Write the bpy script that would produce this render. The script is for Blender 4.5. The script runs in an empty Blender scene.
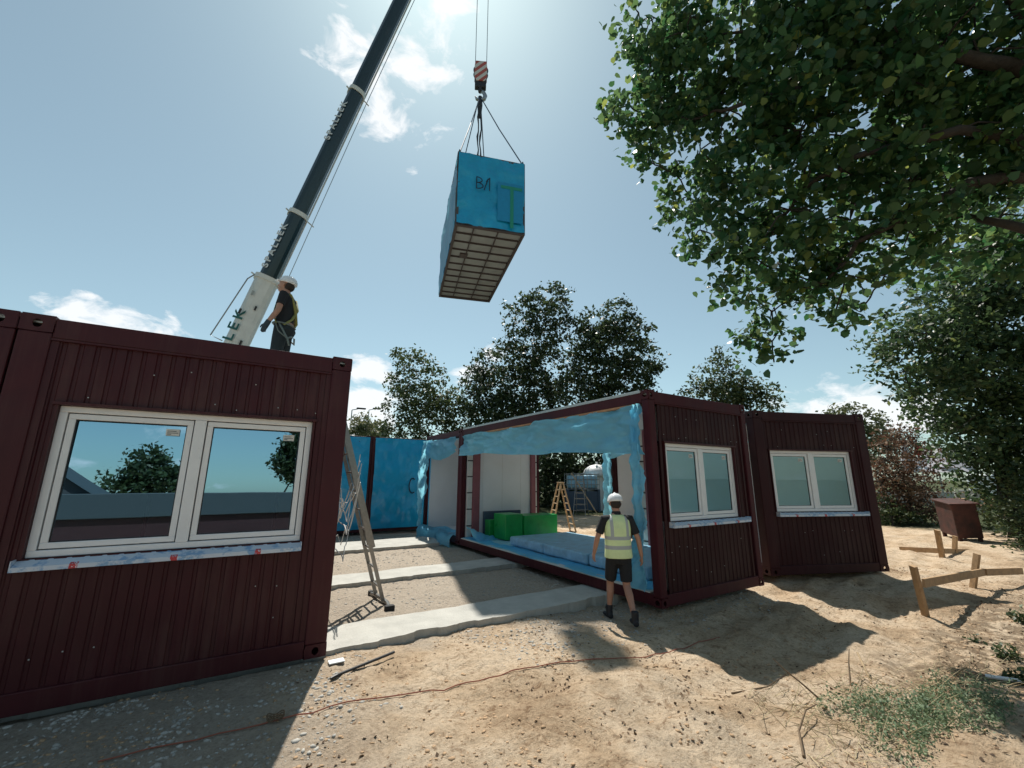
import bpy, bmesh, math, random
import numpy as np
from mathutils import Vector, Matrix
random.seed(7); RNG = np.random.default_rng(11)
scene = bpy.context.scene
COL = scene.collection
PI = math.pi

# ------------------------------------------------------------------ camera
F = Vector((0.51678091, 0.82831154, 0.21641971)); RR = Vector((0.84771734, -0.53041598, 0.00584764)); UU = Vector((-0.11963614, -0.18044079, 0.97628291))
CAMZ = 1.7095; FPX = 421.474; CAM = Vector((0, 0, CAMZ))
cd = bpy.data.cameras.new('camera'); cam = bpy.data.objects.new('camera', cd); COL.objects.link(cam)
m = Matrix((RR, UU, -F)).transposed().to_4x4(); m.translation = CAM; cam.matrix_world = m
cd.sensor_width = 36; cd.lens = FPX * 36 / 1024; cd.clip_end = 3000; cd.clip_start = 0.05
scene.camera = cam
def pd(x, y, depth):      # survey helper: a sighting taken on the photo at a measured depth
    return CAM + (F + RR * ((x - 512) / FPX) + UU * ((384 - y) / FPX)) * depth
def gz(x, y, z=0.0):
    d = F + RR * ((x - 512) / FPX) + UU * ((384 - y) / FPX)
    return CAM + d * ((z - CAMZ) / d.z)

# ------------------------------------------------------------------ materials
def mat(name, color, rough=0.6, metal=0.0, spec=0.5, noise=0.0, nscale=8.0, bump=0.0, bscale=30.0, trans=0.0, coat=0.0, color2=None, streak=0.0):
    M = bpy.data.materials.new(name); M.use_nodes = True; nt = M.node_tree; b = nt.nodes['Principled BSDF']
    b.inputs['Base Color'].default_value = (*color, 1); b.inputs['Roughness'].default_value = rough
    b.inputs['Metallic'].default_value = metal; b.inputs['Specular IOR Level'].default_value = spec
    b.inputs['Coat Weight'].default_value = coat
    tc = nt.nodes.new('ShaderNodeTexCoord')
    if noise > 0 or color2:
        n = nt.nodes.new('ShaderNodeTexNoise'); n.inputs['Scale'].default_value = nscale; n.inputs['Detail'].default_value = 6; n.inputs['Roughness'].default_value = 0.65
        nt.links.new(tc.outputs['Object'], n.inputs['Vector'])
        r = nt.nodes.new('ShaderNodeValToRGB'); r.color_ramp.elements[0].position = 0.3; r.color_ramp.elements[1].position = 0.7
        c2 = color2 if color2 else tuple(min(1, c * (1 + noise)) for c in color); c1 = color if color2 else tuple(c * (1 - noise) for c in color)
        r.color_ramp.elements[0].color = (*c1, 1); r.color_ramp.elements[1].color = (*c2, 1)
        nt.links.new(n.outputs['Fac'], r.inputs['Fac']); nt.links.new(r.outputs['Color'], b.inputs['Base Color'])
        mr = nt.nodes.new('ShaderNodeMapRange'); mr.inputs['To Min'].default_value = max(0.02, rough - 0.1); mr.inputs['To Max'].default_value = min(1, rough + 0.12)
        nt.links.new(n.outputs['Fac'], mr.inputs['Value']); nt.links.new(mr.outputs['Result'], b.inputs['Roughness'])
    if streak > 0:   # dust runs and scuffs of their own shape
        mp_ = nt.nodes.new('ShaderNodeMapping'); mp_.inputs['Scale'].default_value = (9, 9, 0.55); nt.links.new(tc.outputs['Object'], mp_.inputs['Vector'])
        n3 = nt.nodes.new('ShaderNodeTexNoise'); n3.inputs['Scale'].default_value = 1.6; n3.inputs['Detail'].default_value = 7; n3.inputs['Roughness'].default_value = 0.7; nt.links.new(mp_.outputs['Vector'], n3.inputs['Vector'])
        n4 = nt.nodes.new('ShaderNodeTexNoise'); n4.inputs['Scale'].default_value = 1.1; n4.inputs['Detail'].default_value = 5; nt.links.new(tc.outputs['Object'], n4.inputs['Vector'])
        mm = nt.nodes.new('ShaderNodeMath'); mm.operation = 'MULTIPLY'; nt.links.new(n3.outputs['Fac'], mm.inputs[0]); nt.links.new(n4.outputs['Fac'], mm.inputs[1])
        m5 = nt.nodes.new('ShaderNodeMapRange'); m5.inputs['From Min'].default_value = 0.24; m5.inputs['From Max'].default_value = 0.42; m5.inputs['To Max'].default_value = 0.16*streak; nt.links.new(mm.outputs[0], m5.inputs['Value'])
        old = b.inputs['Base Color'].links[0].from_socket; m6 = nt.nodes.new('ShaderNodeMixRGB'); m6.inputs['Color2'].default_value = (0.30, 0.22, 0.17, 1)
        nt.links.new(m5.outputs['Result'], m6.inputs['Fac']); nt.links.new(old, m6.inputs['Color1']); nt.links.new(m6.outputs['Color'], b.inputs['Base Color'])
    if bump > 0:
        n2 = nt.nodes.new('ShaderNodeTexNoise'); n2.inputs['Scale'].default_value = bscale; n2.inputs['Detail'].default_value = 8
        nt.links.new(tc.outputs['Object'], n2.inputs['Vector'])
        bp = nt.nodes.new('ShaderNodeBump'); bp.inputs['Strength'].default_value = bump; bp.inputs['Distance'].default_value = 0.02
        nt.links.new(n2.outputs['Fac'], bp.inputs['Height']); nt.links.new(bp.outputs['Normal'], b.inputs['Normal'])
    if trans > 0:
        tr = nt.nodes.new('ShaderNodeBsdfTranslucent'); tr.inputs['Color'].default_value = (*[min(1, c * 1.3) for c in color], 1)
        mx = nt.nodes.new('ShaderNodeMixShader'); mx.inputs['Fac'].default_value = trans
        out = nt.nodes['Material Output']
        nt.links.new(b.outputs['BSDF'], mx.inputs[1]); nt.links.new(tr.outputs['BSDF'], mx.inputs[2]); nt.links.new(mx.outputs['Shader'], out.inputs['Surface'])
    return M

M = {}
M['maroon'] = mat('maroon_paint', (0.054, 0.0085, 0.0125), 0.48, noise=0.14, nscale=3.5, bump=0.05, bscale=120, spec=0.3, streak=0.5)
M['maroon_front'] = mat('maroon_sheet', (0.049, 0.0078, 0.0115), 0.48, noise=0.16, nscale=2.5, bump=0.06, bscale=60, spec=0.3, streak=0.6)
M['maroon_shaded'] = mat('shaded_maroon_sheet', (0.032, 0.0065, 0.008), 0.55, noise=0.16, nscale=2.5, spec=0.2, streak=0.5)  # darker copy of the maroon sheet: the right cabins' shade put into the colour
M['dframe'] = mat('shaded_maroon_frame', (0.036, 0.0075, 0.0095), 0.55, noise=0.16, nscale=2.5, spec=0.2, streak=0.4)  # askew cabin's frame, its maroon darkened the same way to carry the shade
M['flank'] = mat('maroon_flank', (0.058, 0.010, 0.0145), 0.55, noise=0.18, nscale=4, bump=0.08, bscale=50, spec=0.2, streak=0.4)
M['primer'] = mat('red_oxide', (0.25, 0.085, 0.10), 0.55, noise=0.15, nscale=4)
M['roof'] = mat('zinc_roof', (0.45, 0.47, 0.46), 0.45, metal=0.3, noise=0.15, nscale=6)
M['white_wall'] = mat('white_liner', (0.76, 0.77, 0.78), 0.5, noise=0.04, nscale=1.5)
M['pvc'] = mat('white_pvc', (0.80, 0.80, 0.80), 0.3, noise=0.03, nscale=9)
M['gasket'] = mat('rubber_gasket', (0.015, 0.015, 0.017), 0.6)
M['dark'] = mat('dark_void', (0.012, 0.010, 0.011), 0.9)
M['film'] = mat('blue_film', (0.008, 0.32, 0.56), 0.30, noise=0.12, nscale=1.3, bump=0.35, bscale=5, coat=0.1)
M['film_thin'] = mat('thin_blue_film', (0.26, 0.64, 0.95), 0.20, noise=0.22, nscale=2.2, bump=0.8, bscale=4.5, trans=0.62)
M['film_floor'] = mat('floor_film', (0.33, 0.62, 0.78), 0.35, noise=0.15, nscale=2.5, bump=0.3, bscale=6)
M['sealing'] = mat('pale_seal', (0.62, 0.62, 0.58), 0.6, noise=0.1)
M['orange'] = mat('orange_timber', (0.42, 0.22, 0.11), 0.7, noise=0.2)
M['green_pack'] = mat('green_film', (0.01, 0.30, 0.06), 0.3, noise=0.2, nscale=3, bump=0.4, bscale=9)
M['slate_board'] = mat('slate_board', (0.045, 0.075, 0.12), 0.5, noise=0.15)
M['insul'] = mat('insulation_film', (0.27, 0.49, 0.64), 0.35, noise=0.25, nscale=5, bump=0.5, bscale=8)
M['concrete'] = mat('concrete', (0.42, 0.41, 0.37), 0.85, noise=0.16, nscale=3, bump=0.4, bscale=45)
M['joist'] = mat('joist_steel', (0.07, 0.055, 0.055), 0.6)
M['under'] = mat('under_sheet', (0.30, 0.325, 0.32), 0.5, metal=0.2, noise=0.12, nscale=2)
M['boom_dark'] = mat('dark_teal_paint', (0.006, 0.022, 0.030), 0.35, noise=0.1, nscale=1, coat=0.3)
M['boom_white'] = mat('crane_white', (0.62, 0.63, 0.60), 0.4, noise=0.1, nscale=2)
M['steel'] = mat('bare_steel', (0.35, 0.35, 0.35), 0.35, metal=0.8, noise=0.1)
M['alu'] = mat('aluminium', (0.28, 0.27, 0.25), 0.38, metal=0.75, noise=0.15, nscale=20)
M['blacksteel'] = mat('black_steel', (0.02, 0.02, 0.022), 0.5, noise=0.1)
M['rope'] = mat('steel_rope', (0.035, 0.06, 0.10), 0.5)
M['rubber'] = mat('rubber', (0.02, 0.02, 0.02), 0.8)
M['textwhite'] = mat('white_lettering', (0.6, 0.62, 0.62), 0.5)
M['textgreen'] = mat('green_lettering', (0.01, 0.10, 0.09), 0.5)
M['ink'] = mat('black_marker', (0.008, 0.012, 0.03), 0.6)
M['greentape'] = mat('green_tape', (0.01, 0.25, 0.17), 0.45)
M['darkblue'] = mat('dark_blue_patch', (0.006, 0.24, 0.46), 0.4, noise=0.08)
M['wood'] = mat('raw_wood', (0.36, 0.23, 0.12), 0.75, noise=0.25, nscale=12, bump=0.3, bscale=60)
M['wood_pale'] = mat('pale_wood', (0.50, 0.36, 0.21), 0.7, noise=0.2, nscale=14)
M['rust'] = mat('rusty_steel', (0.10, 0.03, 0.02), 0.75, color2=(0.022, 0.014, 0.013), nscale=3.5, bump=0.3)
M['bark'] = mat('bark', (0.036, 0.031, 0.026), 0.9, noise=0.35, nscale=9, bump=0.8, bscale=25)
M['skin'] = mat('skin', (0.42, 0.22, 0.15), 0.5, noise=0.06, nscale=20)
M['black_cloth'] = mat('black_cloth', (0.014, 0.015, 0.018), 0.85, noise=0.2, nscale=15, bump=0.4, bscale=25)
M['grey_cloth'] = mat('dark_grey_cloth', (0.022, 0.028, 0.03), 0.85, noise=0.25, nscale=15, bump=0.4, bscale=25)
M['hat'] = mat('white_hard_hat', (0.78, 0.79, 0.80), 0.25)
M['leather'] = mat('black_boot', (0.015, 0.016, 0.02), 0.55, noise=0.2, bump=0.2)
M['hair'] = mat('dark_hair', (0.03, 0.02, 0.015), 0.8)
M['strap'] = mat('yellow_strap', (0.26, 0.25, 0.08), 0.7, noise=0.1)
M['greystrap'] = mat('grey_strap', (0.17, 0.19, 0.17), 0.8)
M['glove'] = mat('grey_glove', (0.035, 0.05, 0.06), 0.7)
M['string'] = mat('red_string', (0.32, 0.10, 0.06), 0.8)
M['whiteplastic'] = mat('white_plastic', (0.72, 0.74, 0.75), 0.4, noise=0.05)
M['cable'] = mat('white_cable', (0.7, 0.7, 0.68), 0.5)
M['canvas'] = mat('grey_canvas', (0.55, 0.53, 0.56), 0.8, noise=0.15, nscale=2, trans=0.2)
M['redcanvas'] = mat('red_canvas', (0.5, 0.03, 0.03), 0.8)
M['grass_ground'] = mat('grass_ground', (0.07, 0.12, 0.03), 0.9)
M['stone'] = mat('limestone_chips', (0.40, 0.38, 0.34), 0.85, noise=0.3, nscale=4)
M['clod'] = mat('dry_clod', (0.42, 0.28, 0.165), 0.95, noise=0.25, nscale=6)
M['twig'] = mat('dry_twig', (0.14, 0.095, 0.055), 0.9, noise=0.2)
M['straw'] = mat('dry_straw', (0.42, 0.34, 0.20), 0.85, noise=0.25, nscale=20)
M['shed'] = mat('dark_render', (0.06, 0.06, 0.065), 0.8, noise=0.1)
M['greycap'] = mat('grey_capping', (0.045, 0.06, 0.07), 0.6)
M['brickwall'] = mat('maroon_boards', (0.04, 0.010, 0.012), 0.6, noise=0.1)

def glass_mat(name, tint, refl, gc=(0.72, 0.92, 1.0)):
    G = bpy.data.materials.new(name); G.use_nodes = True; nt = G.node_tree; nt.nodes.clear()
    o = nt.nodes.new('ShaderNodeOutputMaterial'); t = nt.nodes.new('ShaderNodeBsdfTransparent'); t.inputs['Color'].default_value = (*tint, 1)
    g = nt.nodes.new('ShaderNodeBsdfGlossy'); g.inputs['Roughness'].default_value = 0.004; g.inputs['Color'].default_value = (*gc, 1)
    lw = nt.nodes.new('ShaderNodeLayerWeight'); lw.inputs['Blend'].default_value = 0.25
    mr = nt.nodes.new('ShaderNodeMapRange'); mr.inputs['To Min'].default_value = refl; mr.inputs['To Max'].default_value = 1.0
    nt.links.new(lw.outputs['Fresnel'], mr.inputs['Value'])
    tcn = nt.nodes.new('ShaderNodeTexCoord'); nz = nt.nodes.new('ShaderNodeTexNoise'); nz.inputs['Scale'].default_value = 1.2; nz.inputs['Detail'].default_value = 1
    bp = nt.nodes.new('ShaderNodeBump'); bp.inputs['Strength'].default_value = 0.04; bp.inputs['Distance'].default_value = 0.02
    nt.links.new(tcn.outputs['Object'], nz.inputs['Vector']); nt.links.new(nz.outputs['Fac'], bp.inputs['Height']); nt.links.new(bp.outputs['Normal'], g.inputs['Normal'])
    x = nt.nodes.new('ShaderNodeMixShader'); nt.links.new(mr.outputs['Result'], x.inputs['Fac']); nt.links.new(t.outputs['BSDF'], x.inputs[1]); nt.links.new(g.outputs['BSDF'], x.inputs[2]); nt.links.new(x.outputs['Shader'], o.inputs['Surface'])
    return G
M['glass'] = glass_mat('coated_glass', (0.42, 0.62, 0.66), 0.56, (0.50, 0.80, 1.0))
M['glass_clear'] = glass_mat('clear_glass', (0.60, 0.92, 0.94), 0.05)

def sill_mat():
    S = mat('sill_film', (0.62, 0.68, 0.76), 0.35, color2=(0.25, 0.42, 0.62), nscale=9, bump=0.3, bscale=30)
    nt = S.node_tree; b = nt.nodes['Principled BSDF']; old = b.inputs['Base Color'].links[0].from_socket
    for e, p in zip(nt.nodes['Color Ramp'].color_ramp.elements, (0.52, 0.60)): e.position = p
    tc = nt.nodes['Texture Coordinate']; sp = nt.nodes.new('ShaderNodeSeparateXYZ'); nt.links.new(tc.outputs['Object'], sp.inputs['Vector'])
    a = nt.nodes.new('ShaderNodeMath'); a.operation = 'MULTIPLY'; a.inputs[1].default_value = 1.0 / 0.62; nt.links.new(sp.outputs['X'], a.inputs[0])
    fr = nt.nodes.new('ShaderNodeMath'); fr.operation = 'FRACT'; nt.links.new(a.outputs[0], fr.inputs[0])
    lt = nt.nodes.new('ShaderNodeMath'); lt.operation = 'LESS_THAN'; lt.inputs[1].default_value = 0.08; nt.links.new(fr.outputs[0], lt.inputs[0])
    nz = nt.nodes.new('ShaderNodeTexNoise'); nz.inputs['Scale'].default_value = 60; nt.links.new(tc.outputs['Object'], nz.inputs['Vector'])
    g2 = nt.nodes.new('ShaderNodeMath'); g2.operation = 'GREATER_THAN'; g2.inputs[1].default_value = 0.42; nt.links.new(nz.outputs['Fac'], g2.inputs[0])
    lz = nt.nodes.new('ShaderNodeMath'); lz.operation = 'LESS_THAN'; lz.inputs[1].default_value = -0.030; nt.links.new(sp.outputs['Y'], lz.inputs[0])
    m1 = nt.nodes.new('ShaderNodeMath'); m1.operation = 'MULTIPLY'; nt.links.new(lt.outputs[0], m1.inputs[0]); nt.links.new(g2.outputs[0], m1.inputs[1])
    m2 = nt.nodes.new('ShaderNodeMath'); m2.operation = 'MULTIPLY'; nt.links.new(m1.outputs[0], m2.inputs[0]); nt.links.new(lz.outputs[0], m2.inputs[1])
    mx = nt.nodes.new('ShaderNodeMixRGB'); mx.inputs['Color2'].default_value = (0.55, 0.05, 0.06, 1); nt.links.new(m2.outputs[0], mx.inputs['Fac']); nt.links.new(old, mx.inputs['Color1']); nt.links.new(mx.outputs['Color'], b.inputs['Base Color'])
    return S
M['sill'] = sill_mat()

def leaf_mat(name, c1, c2, trans=0.35, rough=0.45, c3=None):
    L = bpy.data.materials.new(name); L.use_nodes = True; nt = L.node_tree; b = nt.nodes['Principled BSDF']; b.inputs['Roughness'].default_value = rough
    b.inputs['Specular IOR Level'].default_value = 0.4
    at = nt.nodes.new('ShaderNodeAttribute'); at.attribute_name = 'rnd'
    r = nt.nodes.new('ShaderNodeValToRGB'); r.color_ramp.elements[0].color = (*c1, 1); r.color_ramp.elements[1].color = (*c2, 1)
    if c3:
        r.color_ramp.elements[1].position = 0.93; e = r.color_ramp.elements.new(1.0); e.color = (*c3, 1)
    nt.links.new(at.outputs['Fac'], r.inputs['Fac']); nt.links.new(r.outputs['Color'], b.inputs['Base Color'])
    t = nt.nodes.new('ShaderNodeBsdfTranslucent'); hs = nt.nodes.new('ShaderNodeHueSaturation'); hs.inputs['Value'].default_value = 1.6; hs.inputs['Hue'].default_value = 0.47
    nt.links.new(r.outputs['Color'], hs.inputs['Color']); nt.links.new(hs.outputs['Color'], t.inputs['Color'])
    x = nt.nodes.new('ShaderNodeMixShader'); x.inputs['Fac'].default_value = trans
    nt.links.new(b.outputs['BSDF'], x.inputs[1]); nt.links.new(t.outputs['BSDF'], x.inputs[2]); nt.links.new(x.outputs['Shader'], nt.nodes['Material Output'].inputs['Surface'])
    return L
M['lime_leaf'] = leaf_mat('lime_leaf', (0.020, 0.072, 0.034), (0.075, 0.150, 0.050), 0.5, 0.36, (0.20, 0.26, 0.06))
M['dark_leaf'] = leaf_mat('dark_leaf', (0.018, 0.036, 0.017), (0.050, 0.080, 0.030), 0.3, 0.45)
M['right_leaf'] = leaf_mat('right_leaf', (0.018, 0.048, 0.024), (0.060, 0.108, 0.040), 0.38, 0.45, (0.14, 0.19, 0.06))
M['mid_leaf'] = leaf_mat('mid_leaf', (0.030, 0.055, 0.022), (0.080, 0.115, 0.042), 0.3, 0.5)
M['pale_leaf'] = leaf_mat('pale_leaf', (0.06, 0.085, 0.035), (0.16, 0.17, 0.085), 0.3, 0.5)
M['brown_leaf'] = leaf_mat('brown_leaf', (0.07, 0.045, 0.028), (0.21, 0.135, 0.075), 0.25, 0.7)
M['litter'] = leaf_mat('litter_bits', (0.05, 0.03, 0.018), (0.22, 0.14, 0.08), 0.0, 0.9)
M['weed_leaf'] = leaf_mat('weed_leaf', (0.065, 0.11, 0.055), (0.20, 0.27, 0.15), 0.25, 0.6)

def vest_mat():
    V = mat('hi_vis_vest', (0.72, 0.84, 0.44), 0.7, noise=0.08, nscale=9, bump=0.5, bscale=14)
    nt = V.node_tree; b = nt.nodes['Principled BSDF']; old = b.inputs['Base Color'].links[0].from_socket
    tc = nt.nodes['Texture Coordinate']; sp = nt.nodes.new('ShaderNodeSeparateXYZ'); nt.links.new(tc.outputs['Object'], sp.inputs['Vector'])
    def band(sock, c, w):
        s = nt.nodes.new('ShaderNodeMath'); s.operation = 'SUBTRACT'; s.inputs[1].default_value = c; nt.links.new(sock, s.inputs[0])
        a = nt.nodes.new('ShaderNodeMath'); a.operation = 'ABSOLUTE'; nt.links.new(s.outputs[0], a.inputs[0])
        l = nt.nodes.new('ShaderNodeMath'); l.operation = 'LESS_THAN'; l.inputs[1].default_value = w; nt.links.new(a.outputs[0], l.inputs[0]); return l.outputs[0]
    def mx(a, b_, op='MAXIMUM'):
        n = nt.nodes.new('ShaderNodeMath'); n.operation = op; nt.links.new(a, n.inputs[0]); nt.links.new(b_, n.inputs[1]); return n.outputs[0]
    h = mx(band(sp.outputs['Z'], 1.03, 0.026), band(sp.outputs['Z'], 1.16, 0.024))
    ax = nt.nodes.new('ShaderNodeMath'); ax.operation = 'ABSOLUTE'; nt.links.new(sp.outputs['X'], ax.inputs[0])
    gt = nt.nodes.new('ShaderNodeMath'); gt.operation = 'GREATER_THAN'; gt.inputs[1].default_value = 1.16; nt.links.new(sp.outputs['Z'], gt.inputs[0])
    v = mx(band(ax.outputs[0], 0.115, 0.022), gt.outputs[0], 'MULTIPLY')
    k = mx(h, v)
    m2 = nt.nodes.new('ShaderNodeMixRGB'); m2.inputs['Color2'].default_value = (0.42, 0.45, 0.44, 1); nt.links.new(k, m2.inputs['Fac']); nt.links.new(old, m2.inputs['Color1']); nt.links.new(m2.outputs['Color'], b.inputs['Base Color'])
    return V
M['vest'] = vest_mat()

def stripe_mat():
    S = mat('hazard_stripes', (0.5, 0.06, 0.05), 0.5); nt = S.node_tree; b = nt.nodes['Principled BSDF']; tc = nt.nodes['Texture Coordinate']
    w = nt.nodes.new('ShaderNodeTexWave'); w.bands_direction = 'DIAGONAL'; w.inputs['Scale'].default_value = 1.15
    mp = nt.nodes.new('ShaderNodeMapping'); mp.inputs['Rotation'].default_value = (0, 0.0, 0); mp.inputs['Scale'].default_value = (1.3, 0.0, -1.3)
    nt.links.new(tc.outputs['Object'], mp.inputs['Vector']); nt.links.new(mp.outputs['Vector'], w.inputs['Vector'])
    r = nt.nodes.new('ShaderNodeValToRGB'); r.color_ramp.interpolation = 'CONSTANT'; r.color_ramp.elements[0].color = (0.42, 0.09, 0.07, 1); r.color_ramp.elements[1].color = (0.6, 0.58, 0.55, 1); r.color_ramp.elements[1].position = 0.5
    nt.links.new(w.outputs['Fac'], r.inputs['Fac']); nt.links.new(r.outputs['Color'], b.inputs['Base Color']); return S
M['stripes'] = stripe_mat()

# ------------------------------------------------------------------ helpers
def tag(o, label=None, cat=None, group=None, kind=None):
    if label: o['label'] = label
    if cat: o['category'] = cat
    if group: o['group'] = group
    if kind: o['kind'] = kind
    return o
def empty(name, label, cat, loc=(0, 0, 0), rz=0.0, group=None):
    o = bpy.data.objects.new(name, None); COL.objects.link(o); o.location = loc; o.rotation_euler = (0, 0, rz); o.empty_display_size = 0.2
    return tag(o, label, cat, group)
class MB:
    def __init__(s): s.v = []; s.f = []; s.mi = []
    def face(s, idx, mi=0): s.f.append(tuple(idx)); s.mi.append(mi)
    def add(s, vs, fs, mi=0):
        n = len(s.v); s.v += [tuple(p) for p in vs]
        for f in fs: s.face([n + i for i in f], mi)
    def box(s, a, b, bev=0.0, mi=0):
        x0, y0, z0 = [min(p, q) for p, q in zip(a, b)]; x1, y1, z1 = [max(p, q) for p, q in zip(a, b)]
        if bev <= 0:
            s.add([(x0,y0,z0),(x1,y0,z0),(x1,y1,z0),(x0,y1,z0),(x0,y0,z1),(x1,y0,z1),(x1,y1,z1),(x0,y1,z1)],
                  [(0,3,2,1),(4,5,6,7),(0,1,5,4),(1,2,6,5),(2,3,7,6),(3,0,4,7)], mi); return
        bm = bmesh.new(); bmesh.ops.create_cube(bm, size=1)
        for v in bm.verts: v.co = Vector(((x0+x1)/2 + v.co.x*(x1-x0), (y0+y1)/2 + v.co.y*(y1-y0), (z0+z1)/2 + v.co.z*(z1-z0)))
        bmesh.ops.bevel(bm, geom=bm.edges[:], offset=bev, segments=2, affect='EDGES', profile=0.5)
        bm.verts.index_update(); s.add([v.co[:] for v in bm.verts], [[v.index for v in f.verts] for f in bm.faces], mi); bm.free()
    def beam(s, p, q, w, h, up=(0, 0, 1), mi=0):
        p = Vector(p); q = Vector(q); d = (q - p).normalized(); u = Vector(up)
        if abs(d.dot(u)) > 0.98: u = Vector((0, 1, 0))
        r = d.cross(u).normalized(); u = r.cross(d).normalized(); vs = []
        for c in (p, q):
            for a, b in ((-1, -1), (1, -1), (1, 1), (-1, 1)): vs.append(c + r * a * w / 2 + u * b * h / 2)
        s.add(vs, [(0,3,2,1),(4,5,6,7),(0,1,5,4),(1,2,6,5),(2,3,7,6),(3,0,4,7)], mi)
    def tube(s, pts, rad, n=8, caps=True, flat=None, mi=0, ref=None):
        pts = [Vector(p) for p in pts]; rs = rad if isinstance(rad, (list, tuple)) else [rad] * len(pts)
        prev = None; base = len(s.v)
        for i, p in enumerate(pts):
            d = (pts[min(i+1, len(pts)-1)] - pts[max(i-1, 0)])
            d = d.normalized() if d.length > 1e-9 else Vector((0, 0, 1))
            if prev is None:
                u = Vector(ref) if ref else (Vector((0, 0, 1)) if abs(d.z) < 0.9 else Vector((0, 1, 0)))
            else: u = prev
            u = (u - d * u.dot(d)).normalized(); prev = u; w = d.cross(u)
            r = rs[i]; ra, rb = (r if isinstance(r, tuple) else (r, r))
            if flat: rb = ra * flat
            for k in range(n):
                a = 2 * PI * k / n; s.v.append(tuple(p + w * (math.cos(a) * ra) + u * (math.sin(a) * rb)))
        for i in range(len(pts) - 1):
            for k in range(n):
                a = base + i*n + k; b = base + i*n + (k+1) % n; s.face((a, b, b + n, a + n), mi)
        if caps:
            s.face([base + k for k in range(n)][::-1], mi); s.face([base + (len(pts)-1)*n + k for k in range(n)], mi)
    def mesh(s, name, mats, smooth=False):
        me = bpy.data.meshes.new(name); me.from_pydata(s.v, [], s.f)
        for x in (mats if isinstance(mats, (list, tuple)) else [mats]): me.materials.append(x)
        me.polygons.foreach_set('material_index', s.mi)
        if smooth: me.polygons.foreach_set('use_smooth', [True] * len(me.polygons))
        me.update(); return me
    def build(s, name, mats, parent=None, smooth=False):
        o = bpy.data.objects.new(name, s.mesh(name, mats, smooth)); COL.objects.link(o)
        if parent: o.parent = parent
        return o
def obj(name, me, parent=None):
    o = bpy.data.objects.new(name, me); COL.objects.link(o)
    if parent: o.parent = parent
    return o
def copy_tree(o, parent=None):
    c = o.copy(); COL.objects.link(c)
    if parent: c.parent = parent
    for ch in list(o.children): copy_tree(ch, c)
    return c
def np_mesh(name, V, faces, mats, rnd=None, smooth=False):
    V = np.asarray(V, np.float32); faces = np.asarray(faces, np.int32); me = bpy.data.meshes.new(name); k = faces.shape[1]
    me.vertices.add(len(V)); me.vertices.foreach_set('co', V.ravel()); me.loops.add(faces.size); me.loops.foreach_set('vertex_index', faces.ravel())
    me.polygons.add(len(faces)); me.polygons.foreach_set('loop_start', np.arange(0, faces.size, k, dtype=np.int32))
    if smooth: me.polygons.foreach_set('use_smooth', np.ones(len(faces), bool))
    me.update(calc_edges=True)
    for x in (mats if isinstance(mats, (list, tuple)) else [mats]): me.materials.append(x)
    if rnd is not None:
        a = me.attributes.new('rnd', 'FLOAT', 'FACE'); a.data.foreach_set('value', np.asarray(rnd, np.float32))
    return me
# value noise
_perm = RNG.permutation(4096); _val = RNG.random(4096)
def vnoise(x, y, s=0):
    x = np.asarray(x, float); y = np.asarray(y, float); xi = np.floor(x).astype(int); yi = np.floor(y).astype(int); fx = x - xi; fy = y - yi
    fx = fx*fx*(3-2*fx); fy = fy*fy*(3-2*fy)
    def h(a, b): return _val[(_perm[(a + s*57) & 4095] + b * 131) & 4095]
    return (h(xi, yi)*(1-fx) + h(xi+1, yi)*fx)*(1-fy) + (h(xi, yi+1)*(1-fx) + h(xi+1, yi+1)*fx)*fy - 0.5
def fbm(x, y, o=4, s=0, g=0.5):
    t = 0; a = 1.0
    for i in range(o): t = t + a * vnoise(x * 2**i, y * 2**i, s + i); a *= g
    return t
def sstep(a, b, x):
    t = np.clip((np.asarray(x, float) - a) / (b - a), 0, 1); return t*t*(3-2*t)

def text_mesh(name, body, size, m_, parent, mw, extrude=0.002, spacing=1.0, bold=0.0):
    cu = bpy.data.curves.new(name, 'FONT'); cu.body = body; cu.size = size; cu.extrude = extrude; cu.align_x = 'CENTER'; cu.align_y = 'CENTER'; cu.space_character = spacing; cu.offset = bold
    t = bpy.data.objects.new('tmp', cu); COL.objects.link(t); dg = bpy.context.evaluated_depsgraph_get(); me = bpy.data.meshes.new_from_object(t.evaluated_get(dg)); bpy.data.objects.remove(t)
    me.materials.clear(); me.materials.append(m_); me.transform(mw); return obj(name, me, parent)

def fuse(mb, name, mats, parent, voxel=0.012, smooth_it=3):
    me = mb.mesh(name, mats); o = bpy.data.objects.new('tmp', me); COL.objects.link(o)
    r = o.modifiers.new('r', 'REMESH'); r.mode = 'VOXEL'; r.voxel_size = voxel
    s = o.modifiers.new('s', 'SMOOTH'); s.iterations = smooth_it; s.factor = 0.5
    dg = bpy.context.evaluated_depsgraph_get(); m2 = bpy.data.meshes.new_from_object(o.evaluated_get(dg)); bpy.data.objects.remove(o)
    m2.polygons.foreach_set('use_smooth', [True] * len(m2.polygons))
    m2.materials.clear(); m2.materials.append(mats); m2.name = name
    return obj(name, m2, parent)

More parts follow.
